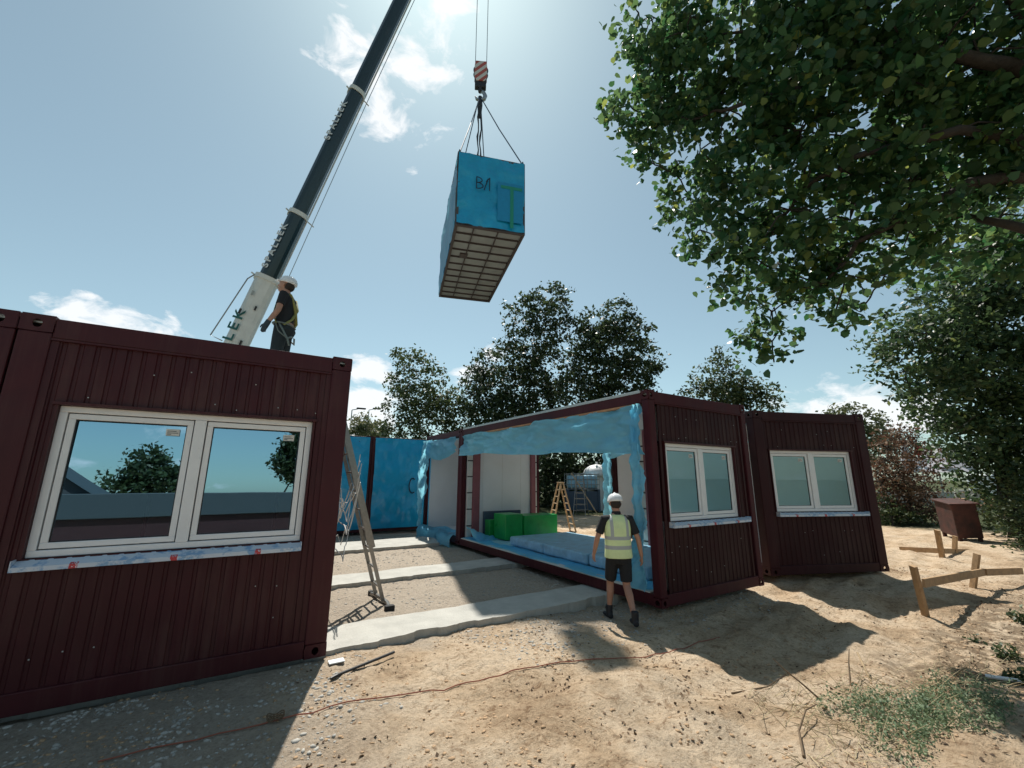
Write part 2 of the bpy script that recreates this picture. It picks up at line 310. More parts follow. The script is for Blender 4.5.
# ------------------------------------------------------------------ world
SUN_AZ = math.radians(19.5); SUN_EL = math.radians(60.5)
S = Vector((math.sin(SUN_AZ)*math.cos(SUN_EL), math.cos(SUN_AZ)*math.cos(SUN_EL), math.sin(SUN_EL)))
W = bpy.data.worlds.new('World'); scene.world = W; W.use_nodes = True; nt = W.node_tree; bg = nt.nodes['Background']
sky = nt.nodes.new('ShaderNodeTexSky'); sky.sky_type = 'NISHITA'; sky.sun_disc = False; sky.sun_elevation = SUN_EL; sky.sun_rotation = SUN_AZ
sky.air_density = 1.0; sky.dust_density = 0.7; sky.ozone_density = 1.6; sky.altitude = 50
tc = nt.nodes.new('ShaderNodeTexCoord')
def vmath(op, a, b=None):
    n = nt.nodes.new('ShaderNodeVectorMath'); n.operation = op
    nt.links.new(a, n.inputs[0])
    if b is not None:
        if isinstance(b, (tuple, list, Vector)): n.inputs[1].default_value = b
        else: nt.links.new(b, n.inputs[1])
    return n
def smath(op, a, b=None, clamp=False):
    n = nt.nodes.new('ShaderNodeMath'); n.operation = op; n.use_clamp = clamp
    for i, q in enumerate((a, b)):
        if q is None: continue
        if isinstance(q, (int, float)): n.inputs[i].default_value = q
        else: nt.links.new(q, n.inputs[i])
    return n.outputs[0]
dirn = vmath('NORMALIZE', tc.outputs['Generated']).outputs[0]
nz = nt.nodes.new('ShaderNodeTexNoise'); nz.inputs['Scale'].default_value = 11; nz.inputs['Detail'].default_value = 9; nz.inputs['Roughness'].default_value = 0.6; nz.inputs['Distortion'].default_value = 0.4
mp = nt.nodes.new('ShaderNodeMapping'); mp.inputs['Scale'].default_value = (1, 1, 1.9); nt.links.new(dirn, mp.inputs['Vector']); nt.links.new(mp.outputs['Vector'], nz.inputs['Vector'])
def pdir(x, y): return (pd(x, y, 1.0) - CAM).normalized()
# cloud banks standing at fixed bearings:  direction, half-width (cos-space radius), strength
banks = [((118, 325), 0.11, .85), ((365, 372), 0.09, 1.0), ((372, 405), 0.12, 1.15), ((345, 425), 0.12, 1.0), ((90, 295), 0.03, .8), ((412, 75), 0.12, .76), ((345, 45), 0.08, .66), ((420, 15), 0.13, .78), ((395, 122), 0.10, .62), ((465, 375), 0.10, .55), ((830, 405), 0.14, .8), ((900, 415), 0.10, .8), ((500, 352), 0.06, .6)]
tot = None
for (x, y), r, st in banks:
    c = pdir(x, y)
    dd = vmath('SUBTRACT', dirn, c).outputs[0]
    sc = vmath('MULTIPLY', dd, (1, 1, 2.0 if y > 200 else 1.0)).outputs[0]
    ln = nt.nodes.new('ShaderNodeVectorMath'); ln.operation = 'LENGTH'; nt.links.new(sc, ln.inputs[0])
    k = smath('SUBTRACT', 1.0, smath('DIVIDE', ln.outputs['Value'], r), True)
    k = smath('MULTIPLY', smath('POWER', k, 0.6), st)
    tot = k if tot is None else smath('MAXIMUM', tot, k)
# soft general cloud in other parts of the sky (seen in reflections)
nb = smath('MULTIPLY', smath('GREATER_THAN', vmath('DOT_PRODUCT', dirn, (-0.2, -0.97, 0)).outputs['Value'], 0.3), 0.24)
tot = smath('MAXIMUM', tot, nb)
thr = smath('SUBTRACT', smath('ADD', nz.outputs['Fac'], smath('MULTIPLY', tot, 0.42)), 0.69)
cl = smath('MULTIPLY', smath('MULTIPLY', thr, 7.0, True), smath('GREATER_THAN', tot, 0.001))
hs = nt.nodes.new('ShaderNodeHueSaturation'); hs.inputs['Saturation'].default_value = 0.63; hs.inputs['Value'].default_value = 1.0; nt.links.new(sky.outputs['Color'], hs.inputs['Color'])
mx = nt.nodes.new('ShaderNodeMixRGB'); mx.inputs['Color2'].default_value = (9.4, 9.5, 9.6, 1)
tn = nt.nodes.new('ShaderNodeMixRGB'); tn.blend_type = 'MULTIPLY'; tn.inputs['Fac'].default_value = 1.0; tn.inputs['Color2'].default_value = (0.85, 1.05, 1.0, 1); nt.links.new(hs.outputs['Color'], tn.inputs['Color1'])
nt.links.new(smath('MULTIPLY', cl, 0.85), mx.inputs['Fac']); nt.links.new(tn.outputs['Color'], mx.inputs['Color1']); nt.links.new(mx.outputs['Color'], bg.inputs['Color'])
bg.inputs['Strength'].default_value = 0.092
ld = bpy.data.lights.new('sun', 'SUN'); ld.energy = 5.0; ld.angle = math.radians(0.55); ld.color = (1.0, 0.95, 0.87); lo = bpy.data.objects.new('sun', ld); COL.objects.link(lo)
lo.rotation_euler = (-S).to_track_quat('-Z', 'Y').to_euler(); lo.location = (0, 0, 40)
scene.view_settings.view_transform = 'Standard'; scene.view_settings.look = 'None'; scene.view_settings.exposure = 0.30; scene.view_settings.gamma = 1

# ------------------------------------------------------------------ ground
def ground_h(x, y):
    x = np.asarray(x, float); y = np.asarray(y, float)
    h = -0.085 + 0.0*x
    h = h - 0.07 * sstep(3.2, 4.4, x) * (1 - sstep(4.9, 5.4, y)) * (1 - sstep(7.6, 9.5, x))           # hollow by the near corner
    h = h + 0.05 * (1 - sstep(0.6, 2.2, x)) * sstep(2.6, 4.4, y) * (1 - sstep(4.9, 5.2, y) * sstep(.7, 1.0, x))   # chippings up against the left cabin
    h = h + 0.035 * fbm(x*0.55, y*0.55, 3, 1) * sstep(-2, 1, np.hypot(x-3, y-1.5)-0.5)
    rough = (1 - sstep(4.7, 5.0, y) * (1 - sstep(4.9, 5.2, x))) * 1.0
    h = h + rough * (0.026 * fbm(x*2.1, y*2.1, 4, 5) + 0.030 * (np.abs(fbm(x*3.7, y*1.8, 4, 9)) - 0.2) + 0.016 * fbm(x*11, y*11, 3, 14))
    h = h + (1-rough) * (0.022 * fbm(x*2.5, y*2.5, 4, 5) + 0.012*fbm(x*11, y*11, 3, 14))
    for q in range(90):
        fx_, fy_, fa = 0.8+9*_val[q*3], 1.4+3.3*_val[q*3+1], 6.28*_val[q*3+2]; ca_, sa_ = math.cos(fa), math.sin(fa); u_ = ((x-fx_)*ca_+(y-fy_)*sa_)/0.14; v_ = (-(x-fx_)*sa_+(y-fy_)*ca_)/0.06
        rr_ = u_*u_+v_*v_; h = h - 0.022*np.exp(-rr_**2) + 0.009*np.exp(-((np.sqrt(rr_)-1.35)/.3)**2)
    # machine tracks running past the cabins
    for (a, b, c, w, dp) in ((0.12, -1, 3.05, 0.16, 0.035), (0.10, -1, 2.35, 0.17, 0.03), (0.30, -1, 1.0, 0.2, 0.03), (0.30, -1, 0.2, 0.2, 0.03)):
        d = np.abs(a*x + b*y + c + 0.12*np.sin(x*0.9)); h = h - dp * np.exp(-(d/w)**2) * sstep(1.0, 2.5, x) * (0.8 + 0.5*np.sin(x*34)*np.exp(-(d/w)**2)*0.35) + dp*0.6*np.exp(-((d-0.28)/0.1)**2) * sstep(1.0, 2.5, x)
    h = h + 0.16 * np.exp(-(((x-5.2)/1.3)**2 + ((y-1.0)/0.6)**2)) + 0.10 * sstep(11, 16, x) * (1 - sstep(12, 18, y))  # weedy heap
    inside = (sstep(-6.6, -6.5, x) * (1 - sstep(0.82, 0.95, x)) * sstep(4.87, 4.97, y) * (1-sstep(11.4, 11.5, y)))
    inside2 = sstep(5.0, 5.12, x) * sstep(4.2, 4.3, y) * (1 - sstep(7.4, 7.5, x)) * (1 - sstep(10.5, 10.7, y))
    mxi = np.maximum(inside, inside2); h = h * (1 - mxi) + (-0.10) * mxi
    far = sstep(30, 60, np.hypot(x, y)); h = h * (1 - far) - 0.1 * far
    return h
def axis(lo_, hi_, st, far):
    a = list(np.arange(lo_, hi_ + 1e-6, st)); s = st; p = hi_
    while p < far: s *= 1.16; p += s; a.append(p)
    s = st; p = lo_
    while p > -far: s *= 1.16; p -= s; a.insert(0, p)
    return np.array(a)
gx = axis(-2.2, 11.0, 0.032, 900); gy = axis(0.6, 8.5, 0.032, 900)
X, Y = np.meshgrid(gx, gy); Z = ground_h(X, Y); nx, ny = len(gx), len(gy)
V = np.stack([X.ravel(), Y.ravel(), Z.ravel()], 1); i = np.arange(ny-1)[:, None]*nx + np.arange(nx-1)[None, :]
Fq = np.stack([i, i+1, i+nx+1, i+nx], -1).reshape(-1, 4)
def ground_mat():
    G = bpy.data.materials.new('sandy_ground'); G.use_nodes = True; nt = G.node_tree; b = nt.nodes['Principled BSDF']; b.inputs['Roughness'].default_value = 0.95; b.inputs['Specular IOR Level'].default_value = 0.15
    tc = nt.nodes.new('ShaderNodeTexCoord'); P = tc.outputs['Object']
    def noise(sc, det=6, ro=0.6, dist=0.0):
        n = nt.nodes.new('ShaderNodeTexNoise'); n.inputs['Scale'].default_value = sc; n.inputs['Detail'].default_value = det; n.inputs['Roughness'].default_value = ro; n.inputs['Distortion'].default_value = dist; nt.links.new(P, n.inputs['Vector']); return n.outputs['Fac']
    def ramp(s, *els):
        r = nt.nodes.new('ShaderNodeValToRGB'); r.color_ramp.elements[0].position = els[0][0]; r.color_ramp.elements[0].color = (*els[0][1], 1); r.color_ramp.elements[1].position = els[-1][0]; r.color_ramp.elements[1].color = (*els[-1][1], 1)
        for p, c in els[1:-1]: e = r.color_ramp.elements.new(p); e.color = (*c, 1)
        nt.links.new(s, r.inputs['Fac']); return r.outputs['Color']
    def mixc(f, a, b_, op='MIX'):
        n = nt.nodes.new('ShaderNodeMixRGB'); n.blend_type = op
        for k, q in (('Fac', f), ('Color1', a), ('Color2', b_)):
            if isinstance(q, (int, float)): n.inputs[k].default_value = q
            elif isinstance(q, tuple): n.inputs[k].default_value = (*q, 1)
            else: nt.links.new(q, n.inputs[k])
        return n.outputs['Color']
    def mth(op, a, b_=None, cl=False):
        n = nt.nodes.new('ShaderNodeMath'); n.operation = op; n.use_clamp = cl
        for k, q in enumerate((a, b_)):
            if q is None: continue
            if isinstance(q, (int, float)): n.inputs[k].default_value = q
            else: nt.links.new(q, n.inputs[k])
        return n.outputs[0]
    sand = ramp(noise(1.1, 8, 0.62, 0.3), (0.28, (0.36, 0.25, 0.155)), (0.45, (0.57, 0.43, 0.29)), (0.58, (0.66, 0.53, 0.385)), (0.75, (0.49, 0.36, 0.235)))
    fine = ramp(noise(26, 8, 0.8), (0.34, (0.58, 0.52, 0.47)), (0.5, (1.0, 1.0, 1.0)), (0.72, (1.18, 1.16, 1.14)))
    sand = mixc(1.0, sand, fine, 'MULTIPLY')
    dk = ramp(noise(7, 9, 0.78, 0.8), (0.53, (1, 1, 1)), (0.64, (0.46, 0.38, 0.32))); sand = mixc(0.9, sand, dk, 'MULTIPLY')
    gravel = ramp(noise(38, 5, 0.8), (0.25, (0.13, 0.12, 0.11)), (0.5, (0.33, 0.30, 0.26)), (0.75, (0.50, 0.47, 0.42)))
    sp = nt.nodes.new('ShaderNodeSeparateXYZ'); nt.links.new(P, sp.inputs['Vector']); x_, y_ = sp.outputs['X'], sp.outputs['Y']
    def ss(a, b_, s):
        n = nt.nodes.new('ShaderNodeMapRange'); n.interpolation_type = 'SMOOTHSTEP'; n.inputs['From Min'].default_value = a; n.inputs['From Max'].default_value = b_; nt.links.new(s, n.inputs['Value']); return n.outputs['Result']
    wob = mth('MULTIPLY', mth('SUBTRACT', noise(1.3, 5), 0.5), 1.6)
    yy = mth('ADD', y_, wob); xx = mth('ADD', x_, wob)
    court = mth('MULTIPLY', ss(4.7, 5.2, yy), mth('SUBTRACT', 1.0, ss(7.5, 9.0, xx)))
    leftg = mth('MULTIPLY', mth('SUBTRACT', 1.0, ss(0.0, 1.6, xx)), ss(2.2, 3.2, yy))
    near = mth('MULTIPLY', mth('MULTIPLY', ss(4.0, 4.9, yy), ss(2.6, 3.6, xx)), mth('SUBTRACT', 1.0, ss(6.5, 8.5, xx)))
    gm = mth('MAXIMUM', mth('MAXIMUM', court, leftg), near)
    gsand = mixc(0.55, mixc(1.0, (0.58, 0.49, 0.385), fine, 'MULTIPLY'), gravel)
    col = mixc(mth('MULTIPLY', gm, 0.85), sand, gsand)
    litter = mth('MULTIPLY', mth('MULTIPLY', ss(4.3, 5.6, xx), mth('SUBTRACT', 1.0, ss(1.6, 2.5, yy))), ss(0.42, 0.55, noise(6, 6, 0.7)))
    col = mixc(mth('MULTIPLY', litter, 0.75), col, (0.15, 0.105, 0.065))
    gr = ramp(noise(3, 8, 0.7), (0.3, (0.035, 0.045, 0.018)), (0.7, (0.085, 0.095, 0.045)))
    dist = mth('SQRT', mth('ADD', mth('MULTIPLY', x_, x_), mth('MULTIPLY', y_, y_)))
    gg = ss(20.5, 22.5, mth('ADD', dist, wob)); col = mixc(gg, col, gr)
    nt.links.new(col, b.inputs['Base Color'])
    hgt = mth('ADD', mth('ADD', mth('MULTIPLY', noise(14, 10, 0.78), 0.9), mth('MULTIPLY', noise(60, 5, 0.75), 0.35)), mth('MULTIPLY', noise(4.5, 6, 0.65, 0.6), 0.8))
    bp = nt.nodes.new('ShaderNodeBump'); bp.inputs['Strength'].default_value = 0.9; bp.inputs['Distance'].default_value = 0.065; nt.links.new(hgt, bp.inputs['Height']); nt.links.new(bp.outputs['Normal'], b.inputs['Normal'])
    return G
M['ground'] = ground_mat()
g = obj('ground', np_mesh('ground', V, Fq, M['ground'], smooth=True)); tag(g, kind='structure')
def gh(x, y): return float(ground_h(x, y))

# concrete foundation strips (worn, ragged edges)
def strip(x0, x1, y0, y1, label, seed):
    e = []; n = int((x1-x0)/0.035); mb = MB(); zt = -0.006
    xs = np.linspace(x0, x1, n)
    fr = y0 + 0.055*fbm(xs*1.3, xs*0+seed, 6, seed, 0.7) + 0.025*np.round(2*fbm(xs*2.2, xs*0+seed+9, 2, seed+4)); bk = y1 + 0.06*fbm(xs*1.3, xs*0+seed+5, 4, seed+2)
    cols = 5
    for k in range(n):
        for j in range(cols):
            t = j/(cols-1); y = fr[k]*(1-t) + bk[k]*t
            mb.v.append((xs[k], y, zt + 0.004*float(fbm(xs[k]*3, y*3, 3, seed)) - (0.003 if j in (0, cols-1) else 0)))
        mb.v.append((xs[k], fr[k]+0.01, -0.16))
    st = cols+1
    for k in range(n-1):
        for j in range(cols-1): a = k*st+j; mb.face((a, a+st, a+st+1, a+1))
        a = k*st; mb.face((a+cols, a+st+cols, a+st, a))
    o = mb.build('foundation_strip', M['concrete'], None, False); tag(o, label, 'foundation strip', 'concrete foundation strips in the courtyard')
strip(-1.9, 5.35, 5.04, 5.72, 'pale concrete foundation strip nearest the camera running to the open cabin', 3)
strip(0.3, 5.4, 7.78, 8.5, 'middle pale concrete foundation strip behind the foot of the leaning ladder', 13)
strip(0.3, 4.9, 11.1, 12.5, 'farthest and widest concrete foundation strip in front of the blue wrapped cabins', 23)

# ------------------------------------------------------------------ cabin modules
def plate_hole(mb, c, ax, ay, w, h, hw, hh, th):   # rectangular plate with an oval hole, centred at c, in-plane axes ax, ay
    c = Vector(c); ax = Vector(ax); ay = Vector(ay); n = ax.cross(ay).normalized(); N = 16; base = len(mb.v)
    for s in (0, 1):
        off = n * (-th * s)
        for k in range(N):
            a = 2*PI*(k+0.5)/N; ca, sa = math.cos(a), math.sin(a); t = min(w/2/max(abs(ca), 1e-6), h/2/max(abs(sa), 1e-6))
            mb.v.append(tuple(c + ax*ca*t + ay*sa*t + off))
        for k in range(N):
            a = 2*PI*(k+0.5)/N; mb.v.append(tuple(c + ax*math.cos(a)*hw/2 + ay*math.sin(a)*hh/2 + off))
    for k in range(N):
        j = (k+1) % N
        mb.face((base+k, base+j, base+N+j, base+N+k)); mb.face((base+2*N+j, base+2*N+k, base+3*N+k, base+3*N+j)); mb.face((base+N+k, base+N+j, base+3*N+j, base+3*N+k)); mb.face((base+j, base+k, base+2*N+k, base+2*N+j))
def corrugated(mb, x0, x1, z0, z1, yf, hole=None, pitch=0.104, depth=0.010):
    # sheet facing -y at y=yf, ribs vertical, hole = (hx0,hx1,hz0,hz1)
    xs = []; x = x0; prof = [(0.0, 0), (0.066, 0), (0.074, 1), (0.096, 1)]
    while x < x1:
        for dx, d in prof:
            if x + dx < x1: xs.append((x+dx, d))
        x += pitch
    xs.append((x1, 0))
    if hole:
        for hx in hole[:2]:
            for q in range(len(xs)-1):
                if xs[q][0] < hx <= xs[q+1][0]: xs.insert(q+1, (hx, xs[q][1])); break
    for (xa, da), (xb, db) in zip(xs[:-1], xs[1:]):
        rng = [(z0, z1)]
        if hole and xa >= hole[0]-1e-6 and xb <= hole[1]+1e-6: rng = [(z0, hole[2]), (hole[3], z1)]
        for a, b in rng: mb.add([(xa, yf+da*depth, a), (xb, yf+db*depth, a), (xb, yf+db*depth, b), (xa, yf+da*depth, b)], [(0, 1, 2, 3)])
PW = 0.20; TR = 0.17; BR = 0.16; HT = 3.0
def frame(root, w, L, material, PW=PW):
    for (x, y) in ((0, 0), (w-PW, 0), (0, L-PW), (w-PW, L-PW)):
        mb = MB(); mb.box((x, y, 0.12), (x+PW, y+PW, HT-0.14), 0.012)
        mb.box((x+(0.004 if x else 0.05), y-0.003, 0.13), (x+PW-(0.05 if x else 0.004), y+0.02, HT-0.15)) if False else None
        mb.build('corner_post', material, root)
    for (x, y) in ((0, 0), (w-PW, 0), (0, L-PW), (w-PW, L-PW)):
        for z in (0, HT-0.14):
            mb = MB(); hgt = 0.14 if z else 0.12; z1 = z + hgt; sx = -1 if x == 0 else 1; sy = -1 if y == 0 else 1
            cx = x+PW/2; cy = y+PW/2; W2 = PW-0.002
            plate_hole(mb, (cx, (y if sy < 0 else y+PW) + sy*0.003, z+hgt/2), (-sy, 0, 0), (0, 0, 1), W2, hgt-0.002, 0.060, 0.072, 0.014)
            plate_hole(mb, ((x if sx < 0 else x+PW) + sx*0.003, cy, z+hgt/2), (0, sx, 0), (0, 0, 1), W2, hgt-0.002, 0.08, 0.065, 0.014)
            mb.box((x+0.001, y+0.001, z1-0.008 if z else z), (x+PW-0.001, y+PW-0.001, z1+0.006 if z else z+0.008))
            mb.build('corner_fitting', material, root)
    for y in (0.004, L-0.144): # end beams
        mb = MB(); mb.box((PW, y, HT-TR-0.01), (w-PW, y+0.14, HT-0.012), 0.008); mb.box((PW, y+(0.0 if y < 1 else 0.0)-0.006, HT-TR-0.03), (w-PW, y+0.03, HT-TR-0.012)); mb.build('top_rail', material, root)
        mb = MB(); mb.box((PW, y, 0.006), (w-PW, y+0.14, BR), 0.008); mb.build('bottom_rail', material, root)
    for x in (0.004, w-0.144):
        mb = MB(); mb.box((x, PW, HT-TR-0.01), (x+0.14, L-PW, HT-0.02), 0.008); mb.build('top_rail', material, root)
        mb = MB(); mb.box((x, PW, 0.006), (x+0.14, L-PW, BR), 0.008); mb.build('bottom_rail', material, root)
def roof(root, w, L, ceiling=True):
    mb = MB(); mb.box((0.03, 0.03, HT-0.06), (w-0.03, L-0.03, HT-0.045)); 
    for k in range(int(L/0.3)): mb.box((0.16, 0.2+k*0.3, HT-0.045), (w-0.16, 0.24+k*0.3, HT-0.03))
    mb.box((0.02, 0.2, HT-0.018), (0.05, L-0.2, HT+0.022)); mb.box((w-0.05, 0.2, HT-0.018), (w-0.02, L-0.2, HT+0.022))
    mb.build('roof_panel', M['roof'], root)
    if ceiling: mb = MB(); mb.box((0.15, 0.15, HT-0.24), (w-0.15, L-0.15, HT-0.20)); mb.build('ceiling_panel', M['white_wall'], root)
def floor(root, w, L, m_):
    mb = MB(); mb.box((0.146, 0.15, 0.10), (w-0.146, L-0.15, 0.168)); mb.build('floor_panel', m_, root)
def window(root, x0, x1, z0, z1, glass, sill=(0.0, 0.0), tilt=0.0, split=0.5, stickers=True):
    fw = 0.052; yb = 0.052; win = None
    mb = MB(); d = 0.075   # outer frame
    mb.box((x0, yb, z0), (x1, yb+d, z0+fw), 0.006); mb.box((x0, yb, z1-fw), (x1, yb+d, z1), 0.006); mb.box((x0, yb+.001, z0+fw), (x0+fw, yb+d, z1-fw), 0.004); mb.box((x1-fw, yb+.001, z0+fw), (x1, yb+d, z1-fw), 0.004)
    xm = x0 + (x1-x0)*split; mb.box((xm-0.045, yb-0.004, z0+fw), (xm+0.045, yb+d, z1-fw), 0.006)
    # flashing round the opening
    win = mb.build('window', M['pvc'], root)
    mb = MB(); t = 0.018
    mb.box((x0-t, 0.004, z0-0.0), (x0-0.001, 0.13, z1+t)); mb.box((x1+0.001, 0.004, z0), (x1+t, 0.13, z1+t)); mb.box((x0-t-0.02, -0.012, z1+0.001), (x1+t+0.02, 0.128, z1+t+0.006)); mb.build('reveal_trim', M['maroon_front'], win)
    for a, b in ((x0+fw+0.008, xm-0.053), (xm+0.053, x1-fw-0.008)):
        za, zb = z0+fw+0.008, z1-fw-0.008; s = 0.046; ys = yb+0.012
        mb = MB(); mb.box((a, ys, za), (b, ys+0.055, za+s), 0.005); mb.box((a, ys, zb-s), (b, ys+0.055, zb), 0.005); mb.box((a, ys+.001, za+s), (a+s, ys+0.055, zb-s), 0.004); mb.box((b-s, ys+.001, za+s), (b, ys+0.055, zb-s), 0.004)
        sa = mb.build('sash', M['pvc'], win)
        mb = MB(); q = 0.007; yg = ys+0.018; A, B, ZA, ZB = a+s, b-s, za+s, zb-s
        mb.box((A-.002, yg-0.004, ZA-.002), (B+.002, yg+0.01, ZA+q)); mb.box((A-.002, yg-0.004, ZB-q), (B+.002, yg+0.01, ZB+.002)); mb.box((A-.002, yg-0.004, ZA+q), (A+q, yg+0.01, ZB-q)); mb.box((B-q, yg-0.004, ZA+q), (B+.002, yg+0.01, ZB-q)); mb.build('gasket', M['gasket'], sa)
        mb = MB(); mb.add([(A, yg+.003, ZA), (B, yg+.003, ZA), (B, yg+.003+tilt, ZB), (A, yg+.003+tilt, ZB)], [(0, 1, 2, 3)]); mb.build('glass_pane', glass, sa)
        if stickers:
            mb = MB(); mb.box((B-0.15, yg, ZB-0.10), (B-0.05, yg+0.002, ZB-0.04)); mb.build('sticker', M['sealing'], sa)
            mb = MB(); mb.box((B-0.14, yg-0.001, ZB-0.062), (B-0.075, yg, ZB-0.057)); mb.box((B-0.14, yg-0.001, ZB-0.078), (B-0.06, yg, ZB-0.073)); mb.box((B-0.14, yg-0.001, ZB-0.09), (B-0.11, yg, ZB-0.085)); mb.build('sticker_print', M['ink'], sa)
    # sill
    mb = MB(); sx0, sx1 = x0-sill[0], x1+sill[1]
    vs = [(sx0, -0.06, z0-0.050), (sx1, -0.06, z0-0.050), (sx1, 0.05, z0-0.004), (sx0, 0.05, z0-0.004)]
    lo_ = [(a, b, c-0.006) for a, b, c in vs]
    mb.add(vs+lo_, [(0, 1, 2, 3), (4, 7, 6, 5), (0, 3, 7, 4), (1, 5, 6, 2), (3, 2, 6, 7)]); mb.box((sx0, -0.066, z0-0.080), (sx1, -0.061, z0-0.047))
    mb.box((sx0-0.006, -0.066, z0-0.080), (sx0-.001, 0.028, z0+0.0)); mb.box((sx1+.001, -0.066, z0-0.080), (sx1+0.006, 0.028, z0+0.0))
    mb.build('window_sill', M['sill'], win)
    return win
def wall_with_window(root, w, x0, x1, z0, z1, glass, stickers=True, inner=None, sill=(0, 0), tilt=0.0, sheet=None):
    mb = MB(); corrugated(mb, PW-0.004, w-PW+0.004, BR-0.01, HT-TR-0.005, 0.028, (x0, x1, z0, z1)); 
    # plain cover strips beside the posts, and screw heads
    for a in (PW-0.001, w-PW-0.049): mb.box((a, 0.016, BR+0.001), (a+0.05, 0.03, HT-TR-0.031))
    rr = random.Random(int(x0*1000))
    for zz, n_ in ((0.36, 12), (0.72, 12), (z1+0.10, 12), (2.62, 8)):
        for q in range(n_):
            if rr.random() < 0.55: continue
            xx = PW + 0.03 + (w-2*PW-0.06)*(q+0.5)/n_; zz2 = zz+rr.uniform(-.05, .05); mb.box((xx-.005, 0.021, zz2-.005), (xx+.005, 0.028, zz2+.005), 0.002, 1)
    mb.build('corrugated_wall', [sheet or M['maroon_front'], M['roof']], root)
    mb = MB(); y0, y1 = 0.135, 0.165
    mb.box((0.15, y0, 0.17), (x0-0.001, y1, HT-0.24)); mb.box((x1+0.001, y0, 0.17), (w-0.15, y1, HT-0.24)); mb.box((x0, y0, 0.17), (x1, y1, z0)); mb.box((x0, y0, z1), (x1, y1, HT-0.24))
    mb.build('inner_wall', inner or M['white_wall'], root)
    return window(root, x0, x1, z0, z1, glass, sill, tilt, stickers=stickers)
def side_wall(root, w, L, side, y0=None, y1=None):
    y0 = PW if y0 is None else y0; y1 = L-PW if y1 is None else y1
    mb = MB(); corrugated(mb, 0, y1-y0, BR-0.01, HT-TR-0.005, 0); 
    vs = []
    for (a, b, c) in mb.v:
        vs.append((0.03 + b, y1 - a, c) if side < 0 else (w-0.03 - b, y0 + a, c))
    mb.v = vs; mb.build('corrugated_wall', M['maroon_front'], root)
    mb = MB(); xa = 0.115 if side < 0 else w-0.145; mb.box((xa, y0, 0.17), (xa+0.03, y1, HT-0.24)); mb.build('inner_wall', M['white_wall'], root)
def end_wall(root, w, L, inner=True):
    mb = MB(); corrugated(mb, 0, w-2*PW, BR-0.01, HT-TR-0.005, 0); mb.v = [(w-PW-a, L-0.03-b, c) for a, b, c in mb.v]; mb.build('corrugated_wall', M['maroon_front'], root)
    mb = MB(); mb.box((0.15, L-0.17, 0.17), (w-0.15, L-0.14, HT-0.24)); mb.build('inner_wall', M['white_wall'], root)

CW = 2.56; CL = 6.47
# cabin with the big window, left
A = empty('cabin_module', 'closed maroon cabin at left with the largest window and a worker on its roof', 'cabin module', (0.90-2.577, 4.851, 0), 0, 'ribbed cabin modules')
wA = 2.577; frame(A, wA, CL, M['maroon']); roof(A, wA, CL); floor(A, wA, CL, M['slate_board'])
wall_with_window(A, wA, 0.335, 2.245, 1.08, 2.27, M['glass'], inner=M['slate_board'], sill=(0.03, 0.0), tilt=0.022); side_wall(A, wA, CL, -1); side_wall(A, wA, CL, 1); end_wall(A, wA, CL)
# its neighbour, cut by the frame edge
A2 = empty('cabin_module', 'maroon ribbed cabin cut off by the left edge of the photo', 'cabin module', (0.90-2.577-2.577-0.012, 4.851, 0), 0, 'ribbed cabin modules')
frame(A2, wA, CL, M['maroon']); roof(A2, wA, CL, False); floor(A2, wA, CL, M['slate_board'])
mb = MB(); corrugated(mb, PW, wA-PW, BR-0.01, HT-TR-0.005, 0.028); mb.build('corrugated_wall', M['maroon_front'], A2); side_wall(A2, wA, CL, -1); end_wall(A2, wA, CL)
# open cabin
CX = 4.966; CY = 4.141; CwC = 2.541
Cc = empty('cabin_module', 'maroon cabin with its long side open and hung with blue film', 'cabin module', (CX, CY, 0), 0, 'ribbed cabin modules')
frame(Cc, CwC, CL, M['flank'], 0.135); roof(Cc, CwC, CL); floor(Cc, CwC, CL, M['film_floor'])
wall_with_window(Cc, CwC, 0.31, 2.09, 1.10, 2.23, M['glass_clear'], True, sill=(0.0, 0.16), sheet=M['maroon_shaded'])
# front sheet here has shade put into its maroon; primer shows on inner columns
for ch in Cc.children:
    if ch.name.startswith('corner_post') or ch.name.startswith('top_rail') or ch.name.startswith('bottom_rail'):
        pass
side_wall(Cc, CwC, CL, 1, PW, 2.05); end_wall(Cc, CwC, CL)
def post_pair(root, x, y, face, name='strapped_column', dark=False, sp=0.42):
    # pale insulation strip with dark straps between two primer columns; face 'x' seen from -x, 'y' seen from -y
    def bx(mb, a0, a1, d, z0=0.17, z1=HT-0.25):
        if face == 'y': mb.box((x+a0, y-d, z0), (x+a1, y, z1), 0.004)
        else: mb.box((x-d, y-a1, z0), (x, y-a0, z1), 0.004)
    mb = MB(); bx(mb, 0.30, 0.50, 0.08); c = mb.build('column', M['primer'], root)
    mb = MB(); bx(mb, 0.15, 0.295, 0.03); s = mb.build('pale_strip', M['sealing'], root)
    z = 0.45
    while z < 2.6: mb = MB(); bx(mb, 0.148, 0.297, 0.036, z, z+0.03); mb.build('strap', M['blacksteel'], s); z += sp
post_pair(Cc, 0.0, CL-0.175, 'y')
post_pair(Cc, CwC-0.56, CL-0.175, 'y') if False else None
mb = MB(); mb.box((CwC-0.36, CL-0.25, 0.17), (CwC-0.21, CL-0.175, HT-0.25), .004); mb.build('column', M['primer'], Cc)
mb = MB(); mb.box((CwC-0.205, CL-0.21, 0.17), (CwC-0.145, CL-0.175, HT-0.25)); sst = mb.build('pale_strip', M['sealing'], Cc)
z = 0.45
while z < 2.6: mb = MB(); mb.box((CwC-0.207, CL-0.216, z), (CwC-0.143, CL-0.175, z+0.03)); mb.build('strap', M['blacksteel'], sst); z += 0.42
